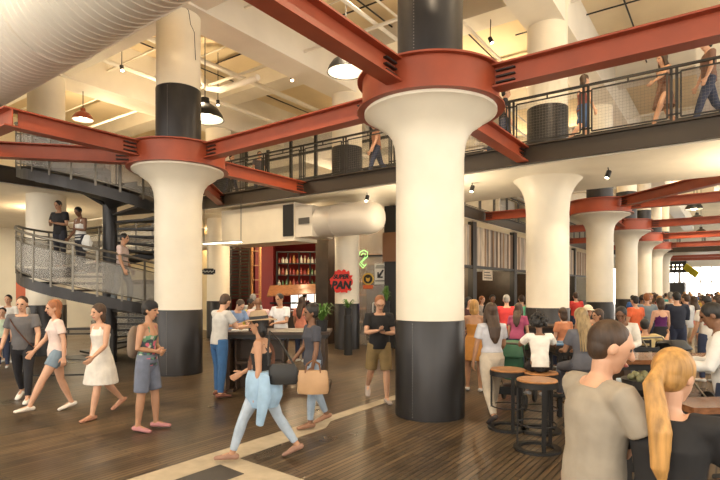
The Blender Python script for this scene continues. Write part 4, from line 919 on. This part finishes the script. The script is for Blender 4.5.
m.tube([q+nf*.02+dn*x+V((0, 0, z)) for x, z in ((-.08, .12), (-.02, .2), (.06, .16), (.04, .04), (-.1, -.1), (-.16, -.14), (-.02, -.3), (.1, -.16))], .014, 6)
ctag(m.build('neon_sign', NEON), 'green question-mark shaped outline sign on the storefront glass', 'sign')
q = fr(368.5, 2.18); o = ctag(flat(circ(.2), q).build('round_sign', YEL, smooth=False, loc=q), 'round yellow and black badge sign with an orange foot on the storefront', 'sign')
def child(m, n, mt, o, w0): m.v = [p-V(w0) for p in m.v]; c = bpy.data.objects.new(n, m.mesh(n, mt)); COL.objects.link(c); c.parent = o
child(flat(circ(.15), q+nf*.013), 'badge_face', BLACK, o, q); child(flat([(-.07, .05), (0, .02), (.07, .05), (.06, -.05), (0, -.10), (-.06, -.05)], q+nf*.027), 'emblem', YEL, o, q)
child(flat([(-.16, -.32), (.16, -.32), (.18, -.2), (-.18, -.2)], q+nf*.013), 'sign_foot', ORG, o, q)
q = fr(380.5, 2.3); o = ctag(flat([(-.19, -.3), (.19, -.3), (.19, .38), (-.19, .38)], q).build('arrow_sign', SWHITE, smooth=False, loc=q), 'white sign with a black arrow square on the storefront', 'sign')
child(flat([(-.17, -.17), (.17, -.17), (.17, .18), (-.17, .18)], q+nf*.013), 'arrow_field', SWHITE, o, q)
child(flat([(.13, .16), (.09, .19), (-.04, .02), (-.04, .10), (-.09, .10), (-.09, -.09), (.09, -.09), (.09, -.04), (.01, -.04)], q+nf*.027), 'arrow', BLACK, o, q)
child(flat([(-.17, .22), (.17, .22), (.12, .34), (-.12, .34)], q+nf*.013), 'upper_band', mat('sign_grey', (.35, .36, .33), .5), o, q); child(flat([(-.17, -.20), (.17, -.20), (.17, -.17), (-.17, -.17)], q+nf*.013), 'lower_band', BLACK, o, q)
q = fr(379, 1.45); ctag(flat([(-.2, -.08), (.25, -.08), (.25, .1), (-.2, .1)], q-nf*.5).build('window_light', PUR, smooth=False), 'small purple glowing strip behind the storefront glass', 'sign')
q = fr(381.5, .9); m = MB()
for p0, p1 in (((-.2, -.1), (-.2, .5)), ((.16, -.1), (.2, .55)), ((-.2, .5), (.2, .55)), ((-.2, -.1), (.16, -.1))): m.bar(q+nf*.3+dn*p0[0]+V((0, 0, p0[1])), q+nf*.3+dn*p1[0]+V((0, 0, p1[1])), .03)
for s in (-.2, .16): m.bar(q+nf*.3+dn*s+V((0, 0, -.1)), V((*(q+nf*.3+dn*s).xy, 0)), .03)
ctag(m.build('menu_stand', SWHITE, smooth=False), 'white framed sign stand before the storefront', 'stand')
# back of the store, shelves of wood
a2, b2 = at(352, 21.5), at(392, 21.5)
t = thing('store_shelving', a2.lerp(b2, .5), 'brown shelving inside the glass store', 'shelf')
MB().bar(a2+V((0, 0, 2.2)), b2+V((0, 0, 2.2)), .06, 4.4).build('back_board', mat('store_back', (.16, .10, .055), .6, noise=.5, nscale=2), t, smooth=False)
for k in range(6): MB().bar(a2-FW*.2+V((0, 0, .5+k*.55)), b2-FW*.2+V((0, 0, .5+k*.55)), .35, .05).build('shelf_board', SEATW, t, smooth=False)
t = thing('dark_pier', at(391, 16.4), 'black steel pier between glass storefront and the big column', 'pillar')
a3, b3 = at(387, 16.6), at(400, 16.4); MB().bar(a3+V((0, 0, 2.23)), b3+V((0, 0, 2.23)), .4, 4.46).build('pier_face', IRON, t, smooth=False)
q_ = at(390, 16.1); MB().span((q_.x-.25, q_.y-.04, 2.7), (q_.x+.3, q_.y+.02, 3.6)).build('poster', mat('poster_brown', (.2, .09, .04), .6), t, smooth=False)
# SUPER PAN sign, red splash on the slim column
def textmesh(s, size, ext=.006, bold=.0, shear=0):
    c = bpy.data.curves.new('t', 'FONT'); c.body = s; c.size = size; c.extrude = ext; c.offset = bold; c.shear = shear; c.align_x = 'CENTER'; c.align_y = 'CENTER'; c.resolution_u = 3
    o = bpy.data.objects.new('t', c); COL.objects.link(o); dg = bpy.context.evaluated_depsgraph_get(); me = bpy.data.meshes.new_from_object(o.evaluated_get(dg)); bpy.data.objects.remove(o); return me
def put_text(s, size, loc, nrm, mt, parent=None, name='lettering', **kw):
    me = textmesh(s, size, **kw); nrm = V(nrm).normalized(); xa = V((0, 0, 1)).cross(nrm).normalized()
    M = Matrix((xa, V((0, 0, 1)), nrm)).transposed().to_4x4(); me.transform(M); me.transform(Matrix.Translation(V(loc)-(parent.location if parent else V((0, 0, 0))))); me.materials.clear(); me.materials.append(mt)
    o = bpy.data.objects.new(name, me); COL.objects.link(o)
    if parent: o.parent = parent
    return o
cc = V((-6.1, 6.1, 0)); nn = V((CAM.x-cc.x, CAM.y-cc.y, 0)).normalized(); nn = (Matrix.Rotation(R(-22), 3, 'Z') @ nn); q = cc+nn*.42+V((0, 0, 2.08))
t = thing('splash_sign', q, 'red splash sign with black letters on the slim column', 'sign'); xa = V((0, 0, 1)).cross(nn); rr = random.Random(9)
m = MB(); n = 40; pts = []
for k in range(n): r = .36*(1+rr.uniform(-.14, .16)); pts.append((r*math.cos(2*math.pi*k/n)*1.0, r*math.sin(2*math.pi*k/n)))
vs = [q+xa*x+V((0, 0, z))+nn*s for s in (0, .02) for x, z in pts]; m.add(vs, [list(range(n)), list(range(n, 2*n))[::-1]]+[[i, (i+1) % n, n+(i+1) % n, n+i] for i in range(n)])
m.build('splash', mat('splash_red', (.75, .035, .02), .5), t, smooth=False)
put_text('SUPER', .18, q+nn*.035+V((0, 0, .14))-xa*.02, nn, BLACK, t, bold=.008, shear=.25); put_text('PAN', .32, q+nn*.035+V((0, 0, -.12))-xa*.02, nn, BLACK, t, bold=.016, shear=.2)
# small dark hanging shop sign right of second column
q = at(208.5, 17.0, 2.42)
t = thing('hanging_sign', q, 'small dark oval hanging sign right of the second ringed column', 'sign')
m = MB(); m.bar(q-RT*.22, q+RT*.22, .03, .13); m.bar(q-RT*.16, q+RT*.16, .032, .2); m.build('board', BLACK, t, smooth=False)
MB().bar(q-RT*.02+V((0, 0, .08)), q-RT*.02+V((0, 0, .9)), .01).build('hanger', IRON, t, smooth=False)
m = MB(); m.tube([q-FW*.025+RT*(-.18+.036*k)+V((0, 0, .03*math.sin(k*2.1))) for k in range(11)], .008, 5); m.build('script_line', SWHITE, t)
# upper-floor facade behind the footbridge: brick pier and black window frames
FY = 9.1
t = thing('brick_pier', (-14.4, FY, 4.94), 'grey brick pier on the upper floor behind the footbridge', 'pier')
MB().span((-15.3, FY, 4.94), (-14.4, FY+.5, 9.35)).build('brickwork', BRICK, t, smooth=False)
t = thing('upper_storefront', (-9.3, FY, 4.94), 'black-framed glazed storefront on the upper floor behind the footbridge', 'storefront')
m = MB()
for x in [-14.0+1.35*k for k in range(8)]: m.span((x-.06, FY, 4.94), (x+.06, FY+.1, 8.2))
for z in (4.98, 6.35, 7.4, 8.16): m.span((-14.0, FY, z-.045), (-4.5, FY+.1, z+.045))
m.build('frame', BLACK, t, smooth=False); MB().span((-14.0, FY+.03, 4.94), (-4.5, FY+.045, 8.2)).build('pane', GLASS, t, smooth=False)
struct(MB().span((-22, 15.2, 4.94), (-4.6, 15.4, CZ)), 'wall_upper', mat('upper_wall', (.45, .42, .38), .7, noise=.15, nscale=1.5))
for i in range(5):
    x = -13+i*1.9; p = (x, FY+1.5, 6.45); tag(MB().ell(p, (.06, .06, .06), None, 10, 8).build('globe_bulb', GLOW), 'small glowing bulb in the upper storefront, %s of five' % ('leftmost', 'second', 'middle', 'fourth', 'rightmost')[i], 'lamp')
for x in (-12, -8): point((x, FY+2, 8), 120)
# ------------------------------------------------------------------ timber storefronts beyond the footbridge (plane x = -4.5)
SX = -4.5
bays = [(8.6, 11.9), (12.3, 16.6), (17.0, 22), (22.4, 28), (28.4, 34.6)]
ordn = ('nearest', 'second', 'third', 'fourth', 'farthest')
vb = planks('board_cladding', ((.50, .41, .31), (.20, .13, .085), (.02, .015, .01)), .17, 30, rough=.75, vertical=R(90), streak=.3, gap=.03)
# cladding boards: real vertical boards of differing tone
tones = [mat('board_'+n, c, .75, noise=.25, nscale=3, stretch=(3, 3, .6)) for n, c in (('pale', (.55, .46, .36)), ('brown', (.27, .17, .10)), ('grey', (.36, .32, .28)), ('dark', (.13, .085, .06)))]
for i, (y0, y1) in enumerate(bays):
    t = thing('timber_storefront', (SX, (y0+y1)/2, 0), 'storefront clad in reclaimed boards, %s of the row beyond the footbridge' % ordn[i], 'storefront')
    rr = random.Random(i); y = y0
    while y < y1-.05:
        w_ = rr.uniform(.12, .22); MB().span((SX-.03+rr.uniform(0, .02), y, 2.75), (SX+.03, min(y+w_-.01, y1), 4.3)).build('cladding_board', tones[rr.choice((0, 0, 1, 2, 2, 3))], t, smooth=False); y += w_
    MB().span((SX-.1, y0, 2.66), (SX+.08, y1, 2.76)).build('lintel', IRON, t, smooth=False)
    MB().span((SX-.12, y1, 0), (SX+.1, y1+.36, 4.45)).build('post', IRON, t, smooth=False)
    m = MB(); m.span((SX-2.6, y0, 0), (SX-2.5, y1, 2.7)); m.span((SX-2.5, y0-.02, 0), (SX, y0+.03, 2.7)); m.build('inner_wall', DARKW, t, smooth=False)
    MB().span((SX-.6, y0+.6, 0), (SX-.1, y1-1.2, 1.05)).build('counter', DARKW, t, smooth=False)
    yy = (y0+y1)/2
    for k in range(3): MB().span((SX-2.5, y0+.4, 1.1+k*.5), (SX-2.2, y1-.4, 1.14+k*.5)).build('shelf_board', SEATW, t, smooth=False)
    for k in range(9):
        y = y0+.6+(y1-y0-1.2)*k/8; lv = k % 3; n_, c = BC[rr.randrange(5)]
        o = MB().span((SX-2.45, y-.1, 1.14+lv*.5), (SX-2.25, y+.1, 1.36+lv*.5)).build('box', mat('bottle_'+n_, c, .2), smooth=False); tag(o, '%s box on the shelves in the %s timber storefront' % (n_, ordn[i]), 'box', '%s boxes in the %s timber storefront' % (n_, ordn[i]))
    point((SX-1.2, yy, 2.5), 60)
q = V((SX+.05, 13.6, 2.42))
t = thing('shop_sign', q, 'small pale framed shop sign under the reclaimed boards', 'sign')
MB().span((SX+.06, 12.9, 2.2), (SX+.1, 13.9, 2.62)).build('board', tones[0], t, smooth=False); m = MB()
for k in range(3): m.span((SX+.1, 13.0, 2.28+k*.11), (SX+.105, 13.8-.1*k, 2.32+k*.11))
m.build('lettering', BLACK, t, smooth=False)
# black-and-yellow far shop elements
t = thing('kiosk', (-.6, 46, 0), 'dark glazed kiosk with rows of small lights under the far red beams', 'kiosk')
MB().span((-2.4, 45.5, 0), (.5, 47.5, 2.4)).build('kiosk_wall', mat('kiosk_dark', (.07, .07, .075), .4), t, smooth=False); MB().span((-2.5, 45.4, 3.3), (.6, 47.6, 4.25)).build('kiosk_header', IRON, t, smooth=False)
m = MB()
for k in range(5): m.span((-2.4+k*.7, 45.5, 2.4), (-2.34+k*.7, 45.56, 3.3)); 
m.build('kiosk_posts', IRON, t, smooth=False)
m = MB()
for r0 in (3.6, 3.9):
    for k in range(9): m.box((-2.2+k*.31, 45.37, r0), (.12, .04, .1))
m.build('light_row', GLOW, t, smooth=False)
q = at(685, 42, 3.7); q2 = at(697, 41, 2.95)
ctag(MB().bar(q, q2, .12, .5).build('yellow_banner', mat('banner_yellow', (.85, .75, .05), .6), smooth=False), 'small yellow hanging banner near the far windows', 'banner')
# ------------------------------------------------------------------ left background
struct(MB().span((-21.9, 8.3, 0), (-15.6, 8.5, 4.5)), 'wall_rear', mat('warm_wall', (.74, .60, .36), .7, noise=.05))
t = thing('left_shopfront', at(12, 21), 'dark shopfront with pale windows at the far left under the gallery', 'shopfront')
MB().span((-21.8, 8.1, 0), (-16.0, 8.28, 2.3)).build('front', IRON, t, smooth=False)
for k in range(4): MB().span((-21.4+k*1.35, 8.05, .8), (-20.3+k*1.35, 8.1, 2.1)).build('pane', mat('shop_pane', (.4, .4, .36), .2), t, smooth=False)
a, b = at(17, 16.2), at(32, 16.2); ctag(MB().bar(V((a.x, a.y, 1.2)), V((b.x, b.y, 1.2)), .1, 2.4).build('orange_panel', mat('panel_orange', (.55, .11, .03), .5), smooth=False), 'orange-red upright panel at the left behind the stair', 'panel')
# ------------------------------------------------------------------ furniture
def box_o(c, dx, dy, dz, u, v): pass
def stool(p, label, h=.80, grp=None, cut=0):
    t = thing('bar_stool', p, label, 'stool', grp)
    x, y = p[0], p[1]
    MB().lathe((x, y, 0), [(.001, h-.01), (.225, h-.01), (.23, h), (.22, h+.012), (.1, h+.004), (.001, h+.004)], 36).build('seat', SEATW, t)
    MB().lathe((x, y, 0), [(.20, h-.075), (.236, h-.075), (.236, h-.012), (.20, h-.012), (.20, h-.075)], 36).build('seat_rim', IRON, t)
    MB().lathe((x, y, 0), [(.19, .0), (.265, .0), (.265, .03), (.19, .03), (.19, .0)], 36).build('base_ring', IRON, t)
    for k in range(3):
        a = R(-90+120*k)+YAW; c = V((math.cos(a), math.sin(a), 0)); q = V((x, y, 0))+c*.222
        MB().bar(q+V((0, 0, .03)), q+V((0, 0, h-.05)), .045, .012, up=c).build('leg', IRON, t, smooth=False)
    m = MB(); m.tube([V((x, y, .30))+V((.215*math.cos(R(a)), .215*math.sin(R(a)), 0)) for a in range(0, 361, 15)], .009, 8); m.build('foot_ring', IRON, t)
    return t
stool(at(537, 6.0), 'nearest bar stool with round wooden seat and dark ring base')
stool(at(508, 6.9), 'bar stool left of the nearest one, just behind the walking woman', h=.78)
stool(at(540, 6.78), 'bar stool under the curly-haired boy', h=.76)
stool(at(584, 6.95), 'bar stool under the woman with dreadlocks', h=.72)
stool(at(622, 8.32), 'bar stool under the man in white patterned shirt', h=.70)
for i, (px, Z) in enumerate(((600, 9.62), (587, 10.42), (564, 10.32))):
    stool(at(px, Z), 'low stool beyond the dark table under the %s' % ('woman in orange', 'man in beige cap', 'woman with the bob'), h=.62) if False else stool(at(px, Z), 'stool at the far table under the %s' % ('woman in orange', 'man in the beige cap', 'woman with the bob')[i], h=.62)
def slabtable(c, L, D, h, label, top=WOOD, ang=YAW, name='bar_table', th=.05, apron=.07, legs='panel'):
    t = thing(name, (c[0], c[1], 0), label, 'table'); u = V((math.cos(ang), math.sin(ang), 0)); v = V((-u.y, u.x, 0)); c = V((c[0], c[1], 0))
    MB().box(c+V((0, 0, h-th/2)), (L, D, th), rz=ang).build('tabletop', top, t, smooth=False)
    MB().box(c+V((0, 0, h-th-apron/2)), (L-.08, D-.08, apron), rz=ang).build('apron', IRON, t, smooth=False)
    for s in (-1, 1):
        q = c+u*s*(L/2-.12)
        if legs == 'panel':
            MB().box(q+V((0, 0, (h-th)/2)), (.07, D-.1, h-th), rz=ang).build('end_panel', DARKW, t, smooth=False)
            MB().box(q+V((0, 0, .03)), (.22, D, .06), rz=ang).build('foot', DARKW, t, smooth=False)
        else:
            for s2 in (-1, 1): MB().box(q+v*s2*(D/2-.1)+V((0, 0, (h-th)/2)), (.06, .06, h-th), rz=ang).build('leg', IRON, t, smooth=False)
    MB().box(c+V((0, 0, .28)), (L-.24, .06, .08), rz=ang).build('foot_rail', IRON, t, smooth=False)
    return t
c1 = at(279, 9.75); bt = slabtable(c1, 1.95, .95, 1.08, 'high dark bar table with panel ends where people gather, left of centre', top=DARKW)
c_ = at(279, 9.75); MBm = MB(); u = RT
t = bt
MB().box(at(262, 9.75, .5), (.9, .5, .05), rz=YAW).build('shelf_board', DARKW, t, smooth=False); MB().box(at(262, 9.8, .45), (.9, .04, .9), rz=YAW).build('cabinet_back', DARKW, t, smooth=False)
for s in (-1, 1): MB().box(at(262, 9.75, .45)+RT*s*.43, (.04, .5, .9), rz=YAW).build('side_board', DARKW, t, smooth=False)
c2 = at(690, 6.1)
slabtable(c2, 1.95, .72, 1.06, 'long polished wooden bar table at the right', ang=YAW-R(3))
slabtable(at(585, 7.75), 1.15, .6, 1.04, 'small dark table between the boy and the seated man', top=DARKW, legs='four')
slabtable(at(543, 11.5), 1.4, .7, 1.06, 'dark table with curved legs in front of the middle column', top=DARKW, legs='four')
slabtable(at(722, 4.15), .75, .38, .95, 'near wooden shelf table at the right edge behind the blonde woman', ang=YAW+R(4), legs='four')
# things on the tables
def glass_o(p, label, m_, r=.04, h=.13, name='cup', g=None, cat='cup'):
    o = MB().lathe(p, [(.001, 0), (r*.8, 0), (r, h), (r*.9, h), (r*.75, .01), (.001, .01)], 16).build(name, m_, loc=p); return tag(o, label, cat, g)
glass_o(at(251, 9.5, 1.08), 'tall dark tumbler on the bar table', BLACK, .05, .17)
glass_o(at(263, 9.6, 1.08), 'pale paper cup on the bar table', SWHITE, .04, .12)
def tray(p, label, col, food):
    t = thing('food_tray', p, label, 'tray'); MB().box(V(p)+V((0, 0, .012)), (.3, .22, .02), rz=YAW+.2).build('paper_tray', SWHITE if col == 'w' else mat('tray_'+col, (.1, .05, .03), .5), t, smooth=False)
    rr = random.Random(len(label)); m = MB()
    for k in range(9): m.ell(V(p)+V((rr.uniform(-.09, .09), rr.uniform(-.07, .07), .04+rr.uniform(0, .03))), (.035, .025, .02), None, 8, 6)
    m.build('food', mat('food_'+food, {'fries': (.6, .35, .08), 'salad': (.2, .3, .06)}[food], .6), t)
tray(at(240, 9.6, 1.08), 'paper tray of yellow food on the left of the bar table', 'w', 'fries')
tray(at(580, 7.7, 1.04), 'dark tray of food on the small table by the dreadlocks', 'd', 'salad')
BLUE = mat('blue_menu', (.05, .2, .42), .4)
for i, (px, Z) in enumerate(((560, 7.6), (567, 7.85))): p = at(px, Z, 1.04); tag(MB().box(p+V((0, 0, .008)), (.2, .28, .014), rz=YAW+.3*i).build('blue_booklet', BLUE, smooth=False, loc=p), 'thin blue booklet on the small table, %s one' % ('nearer', 'farther')[i], 'booklet')
def plant(p, label, r=.22, h=.35, n=26, pot=(.11, .2), name='potted_plant', wide=.022):
    t = thing(name, p, label, 'plant'); p = V(p); rr = random.Random(int(p.x*100))
    MB().lathe(p, [(.001, 0), (pot[0]*.8, 0), (pot[0], pot[1]), (pot[0]*.9, pot[1]), (pot[0]*.85, pot[1]-.03), (.001, pot[1]-.03)], 20).build('pot', BLACK, t)
    m = MB()
    for k in range(n):
        a = rr.uniform(0, 6.283); L = rr.uniform(.6, 1)*r; hh = rr.uniform(.4, 1)*h; c = V((math.cos(a), math.sin(a), 0)); s = V((-c.y, c.x, 0)); b0 = p+V((0, 0, pot[1]-.04))
        P0, P1, P2, P3 = b0, b0+c*L*.35+V((0, 0, hh*.7)), b0+c*L*.75+V((0, 0, hh)), b0+c*L*1.15+V((0, 0, hh*.75))
        w_ = wide; m.add([P0-s*.005, P0+s*.005, P1-s*w_, P1+s*w_, P2-s*w_*.8, P2+s*w_*.8, P3], [(0, 1, 3, 2), (2, 3, 5, 4), (4, 5, 6)])
    m.build('leaves', LEAF, t)
plant(at(322, 9.5, 1.08), 'leafy plant in a black pot on the right end of the bar table', .3, .36, 40)
plant(at(348, 14.6, 1.12), 'small plant beside the slim column sign', .26, .3, 24); p = at(348, 14.6)
t = thing('plant_stand', p, 'black pedestal under the small plant by the slim column', 'stand'); MB().cyl(p, p+V((0, 0, 1.12)), .12, 16).build('pedestal', BLACK, t)
plant(at(386.5, 15.3, 1.3), 'small plant beside the white sign stand', .22, .5, 24); p = at(386.5, 15.3)
t = thing('plant_stand', p, 'black pedestal under the plant near the big column', 'stand'); MB().cyl(p, p+V((0, 0, 1.3)), .1, 16).build('pedestal', BLACK, t)
# dark bowl planter between the gray tee man and the blonde
p = at(648, 4.5, .95)
slabtable(at(647, 4.6), .7, .4, .93, 'small dark side table between the two nearest people', top=DARKW, legs='four', ang=YAW)
t = thing('bowl_planter', p, 'black bowl planter with small succulents behind the nearest man', 'planter')
p = V((p.x, p.y, .93)); MB().lathe(p, [(.001, 0), (.12, 0), (.2, .07), (.21, .14), (.19, .13), (.001, .12)], 28).build('bowl', IRON, t)
m = MB(); rr = random.Random(2)
for k in range(26): m.ell(p+V((rr.uniform(-.14, .14), rr.uniform(-.14, .14), .15)), (.03, .03, rr.uniform(.02, .05)), None, 7, 5)
m.build('succulents', mat('succulent', (.16, .15, .07), .6, noise=.4, nscale=20), t)
p = at(622, 4.75, .93); p.z = .93; glass_o(p, 'pale enamel cup left of the bowl planter', mat('enamel', (.6, .68, .72), .3), .05, .1)
# chairs and strollers in the right middle distance
def chair(p, label, fd):
    t = thing('dining_chair', p, label, 'chair'); d = face(fd); s = V((d.y, -d.x, 0)); p = V(p); an = math.atan2(d.y, d.x)-R(90)
    MB().box(p+V((0, 0, .45)), (.43, .43, .04), rz=an).build('seat', BLACK, t, smooth=False)
    m = MB(); 
    for k in range(4): m.bar(p-d*.2-s*.19+V((0, 0, .6+k*.1)), p-d*.2+s*.19+V((0, 0, .6+k*.1)), .02, .06)
    m.build('backrest', BLACK, t, smooth=False)
    for a in (-1, 1):
        for b in (-1, 1): MB().bar(p+d*a*.19+s*b*.19, p+d*a*.19+s*b*.19+V((0, 0, .94 if a < 0 else .44)), .03).build('leg', IRON, t, smooth=False)
chair(at(641, 8.4), 'black slatted chair beyond the long wooden table, left one', 170); chair(at(637, 9.6), 'black chair under the seated person resting an arm', 160)
def stroller(p, label, fd, col):
    t = thing('stroller', p, label, 'stroller'); d = face(fd); s = V((d.y, -d.x, 0)); p = V(p)
    m = MB(); m.loft([p+d*.2+V((0, 0, .42)), p+V((0, 0, .45)), p-d*.16+V((0, 0, .8))], [(.2, .06), (.2, .07), (.19, .05)], side=s, n=14); m.build('seat', col, t)
    m = MB(); m.loft([p-d*.22+V((0, 0, .8)), p-d*.12+V((0, 0, .96)), p+d*.08+V((0, 0, .98)), p+d*.2+V((0, 0, .88))], [(.21, .04), (.21, .05), (.21, .05), (.2, .03)], side=s, n=12); m.build('canopy', col, t)
    m = MB()
    for b in (-1, 1): m.tube([p+d*.42+s*b*.22+V((0, 0, .12)), p+s*b*.24+V((0, 0, .5)), p-d*.4+s*b*.24+V((0, 0, 1.02))], .014, 6); m.tube([p-d*.3+s*b*.24+V((0, 0, .12)), p+s*b*.24+V((0, 0, .5))], .014, 6)
    m.tube([p-d*.4-s*.24+V((0, 0, 1.02)), p-d*.4+s*.24+V((0, 0, 1.02))], .016, 6); m.tube([p+d*.42-s*.22+V((0, 0, .12)), p+d*.42+s*.22+V((0, 0, .12))], .012, 6); m.build('frame', RIVET, t)
    for a, b in ((.42, -1), (.42, 1), (-.3, -1), (-.3, 1)): q = p+d*a+s*b*.25+V((0, 0, .12)); MB().cyl(q-s*.02, q+s*.02, .12, 18).build('wheel', BLACK, t)
    MB().box(p+V((0, 0, .25)), (.36, .36, .12), rz=math.atan2(d.y, d.x)).build('basket', BLACK, t, smooth=False)
stroller(at(673, 8.5), 'black stroller beyond the long wooden table', 20, BLACK)
stroller(at(513, 8.3), 'green-edged stroller beside the woman in beige trousers', 150, mat('stroller_green', (.05, .16, .09), .6))
# rail and posts by the foot of the stair
railing((-8.0, -2.2), (-6.8, -1.1), 'short black barrier rail at the foot of the spiral stair', z=0, step=1.6, dense=False)
# ------------------------------------------------------------------ held things
def held(name, p, label, cat): return thing(name, p, label, cat)
h = V(grey_w['hands'][0]) if (V(grey_w['hands'][0])-CAM).length < (V(grey_w['hands'][1])-CAM).length else V(grey_w['hands'][1])
h = at(313, 6.72, 0)
tb = thing('tote_bag', V((h.x, h.y, .5)), 'tan leather tote bag carried by the woman in charcoal', 'bag')
m = MB(); m.loft([V((h.x, h.y, .50)), V((h.x, h.y, .53)), V((h.x, h.y, .70)), V((h.x, h.y, .80))], [(.19, .075), (.205, .085), (.20, .07), (.18, .03)], side=RT, n=20, round_=False); m.build('bag_body', mat('tan_leather', (.52, .32, .17), .5, noise=.1), tb)
m = MB(); 
for s in (-.035, .035): m.tube([V((h.x, h.y, 0))+RT*x+FW*s+V((0, 0, z)) for x, z in ((-.1, .77), (-.08, .88), (0, .93), (.08, .88), (.1, .77))], .009, 6)
m.build('handles', mat('brown_leather', (.2, .09, .04), .5), tb)
h = at(283, 5.42)
tb = thing('shoulder_bag', V((h.x, h.y, .85)), 'black shoulder bag at the hip of the woman in straw hat', 'bag')
m = MB(); m.loft([V((h.x, h.y, .86)), V((h.x, h.y, .89)), V((h.x, h.y, 1.02)), V((h.x, h.y, 1.07))], [(.14, .05), (.155, .06), (.15, .05), (.12, .025)], side=(RT+V((0, 0, .25))).normalized(), n=20, round_=False); m.build('bag_body', BLACK, tb)
m = MB(); hp = at(270, 5.55); m.tube([V((h.x, h.y, 1.05))-RT*.15, V((hp.x, hp.y, 1.22))+FW*-.12, V((hp.x, hp.y, 1.40))]+[V((hp.x, hp.y, 1.3))+RT*.1, V((h.x, h.y, 1.05))+RT*.12], .012, 6); m.build('shoulder_strap', BLACK, tb)
o_ = at(264, 5.55); tb = thing('denim_shirt', V((o_.x, o_.y, .8)), 'light blue denim shirt tied round the waist of the woman in straw hat', 'shirt')
m = MB(); m.loft([V((o_.x, o_.y, .98)), V((o_.x, o_.y, .90)), V((o_.x, o_.y, .72)), V((o_.x, o_.y, .60))], [(.17, .15), (.195, .175), (.20, .18), (.15, .13)], side=RT, n=20, round_=False)
m.build('shirt_wrap', cloth((.30, .45, .62)), tb); m = MB(); q = o_-FW*.19+RT*.04; m.loft([V((q.x, q.y, .95)), V((q.x, q.y, .75)), V((q.x, q.y, .45))+RT*-.05], [(.05, .03), (.07, .03), (.04, .02)], side=RT, n=10); m.build('sleeve', cloth((.30, .45, .62)), tb)
kh = (V(khaki['hands'][0])+V(khaki['hands'][1]))/2
tag(MB().box(kh+V((0, 0, .03)), (.075, .15, .012), rz=YAW).build('mobile_phone', BLACK, smooth=False), 'dark mobile phone in the hands of the man in khaki shorts', 'phone')
h = at(73, 12.55); tb = thing('carrier_bag', V((h.x, h.y, 3.0)), 'white carrier bag held on the stair landing', 'bag')
h = at(87, 12.45); m = MB(); m.loft([V((h.x, h.y, 2.82)), V((h.x, h.y, 2.95)), V((h.x, h.y, 3.12))], [(.10, .06), (.13, .08), (.07, .04)], side=RT, n=14); m.build('bag_body', SWHITE, tb)
h = at(134, 6.98); tb = thing('backpack', V((h.x, h.y, 1.0)), 'tan soft backpack behind the woman in the floral top', 'bag')
m = MB(); m.loft([V((h.x, h.y, .98)), V((h.x, h.y, 1.05)), V((h.x, h.y, 1.25)), V((h.x, h.y, 1.32))], [(.07, .12), (.08, .13), (.07, .12), (.04, .07)], side=RT, n=16); m.build('pack_body', mat('canvas_tan', (.20, .15, .11), .8), tb)
p = at(505, 5.15)
# ------------------------------------------------------------------ camera, light, look
cam = bpy.data.cameras.new('camera'); co = bpy.data.objects.new('camera', cam); COL.objects.link(co); scn.camera = co
co.location = CAM; co.rotation_euler = (R(90), 0, YAW); cam.sensor_width = 36; cam.lens = F/720*36; cam.shift_y = 49/720; cam.clip_end = 300; cam.clip_start = .05
w = bpy.data.worlds.new('world'); scn.world = w; w.use_nodes = True; bg = w.node_tree.nodes['Background']; bg.inputs[0].default_value = (1, .93, .82, 1); bg.inputs[1].default_value = 3.0
scn.view_settings.view_transform = 'Standard'; scn.view_settings.look = 'None'; scn.view_settings.exposure = 0.28; scn.view_settings.gamma = 1
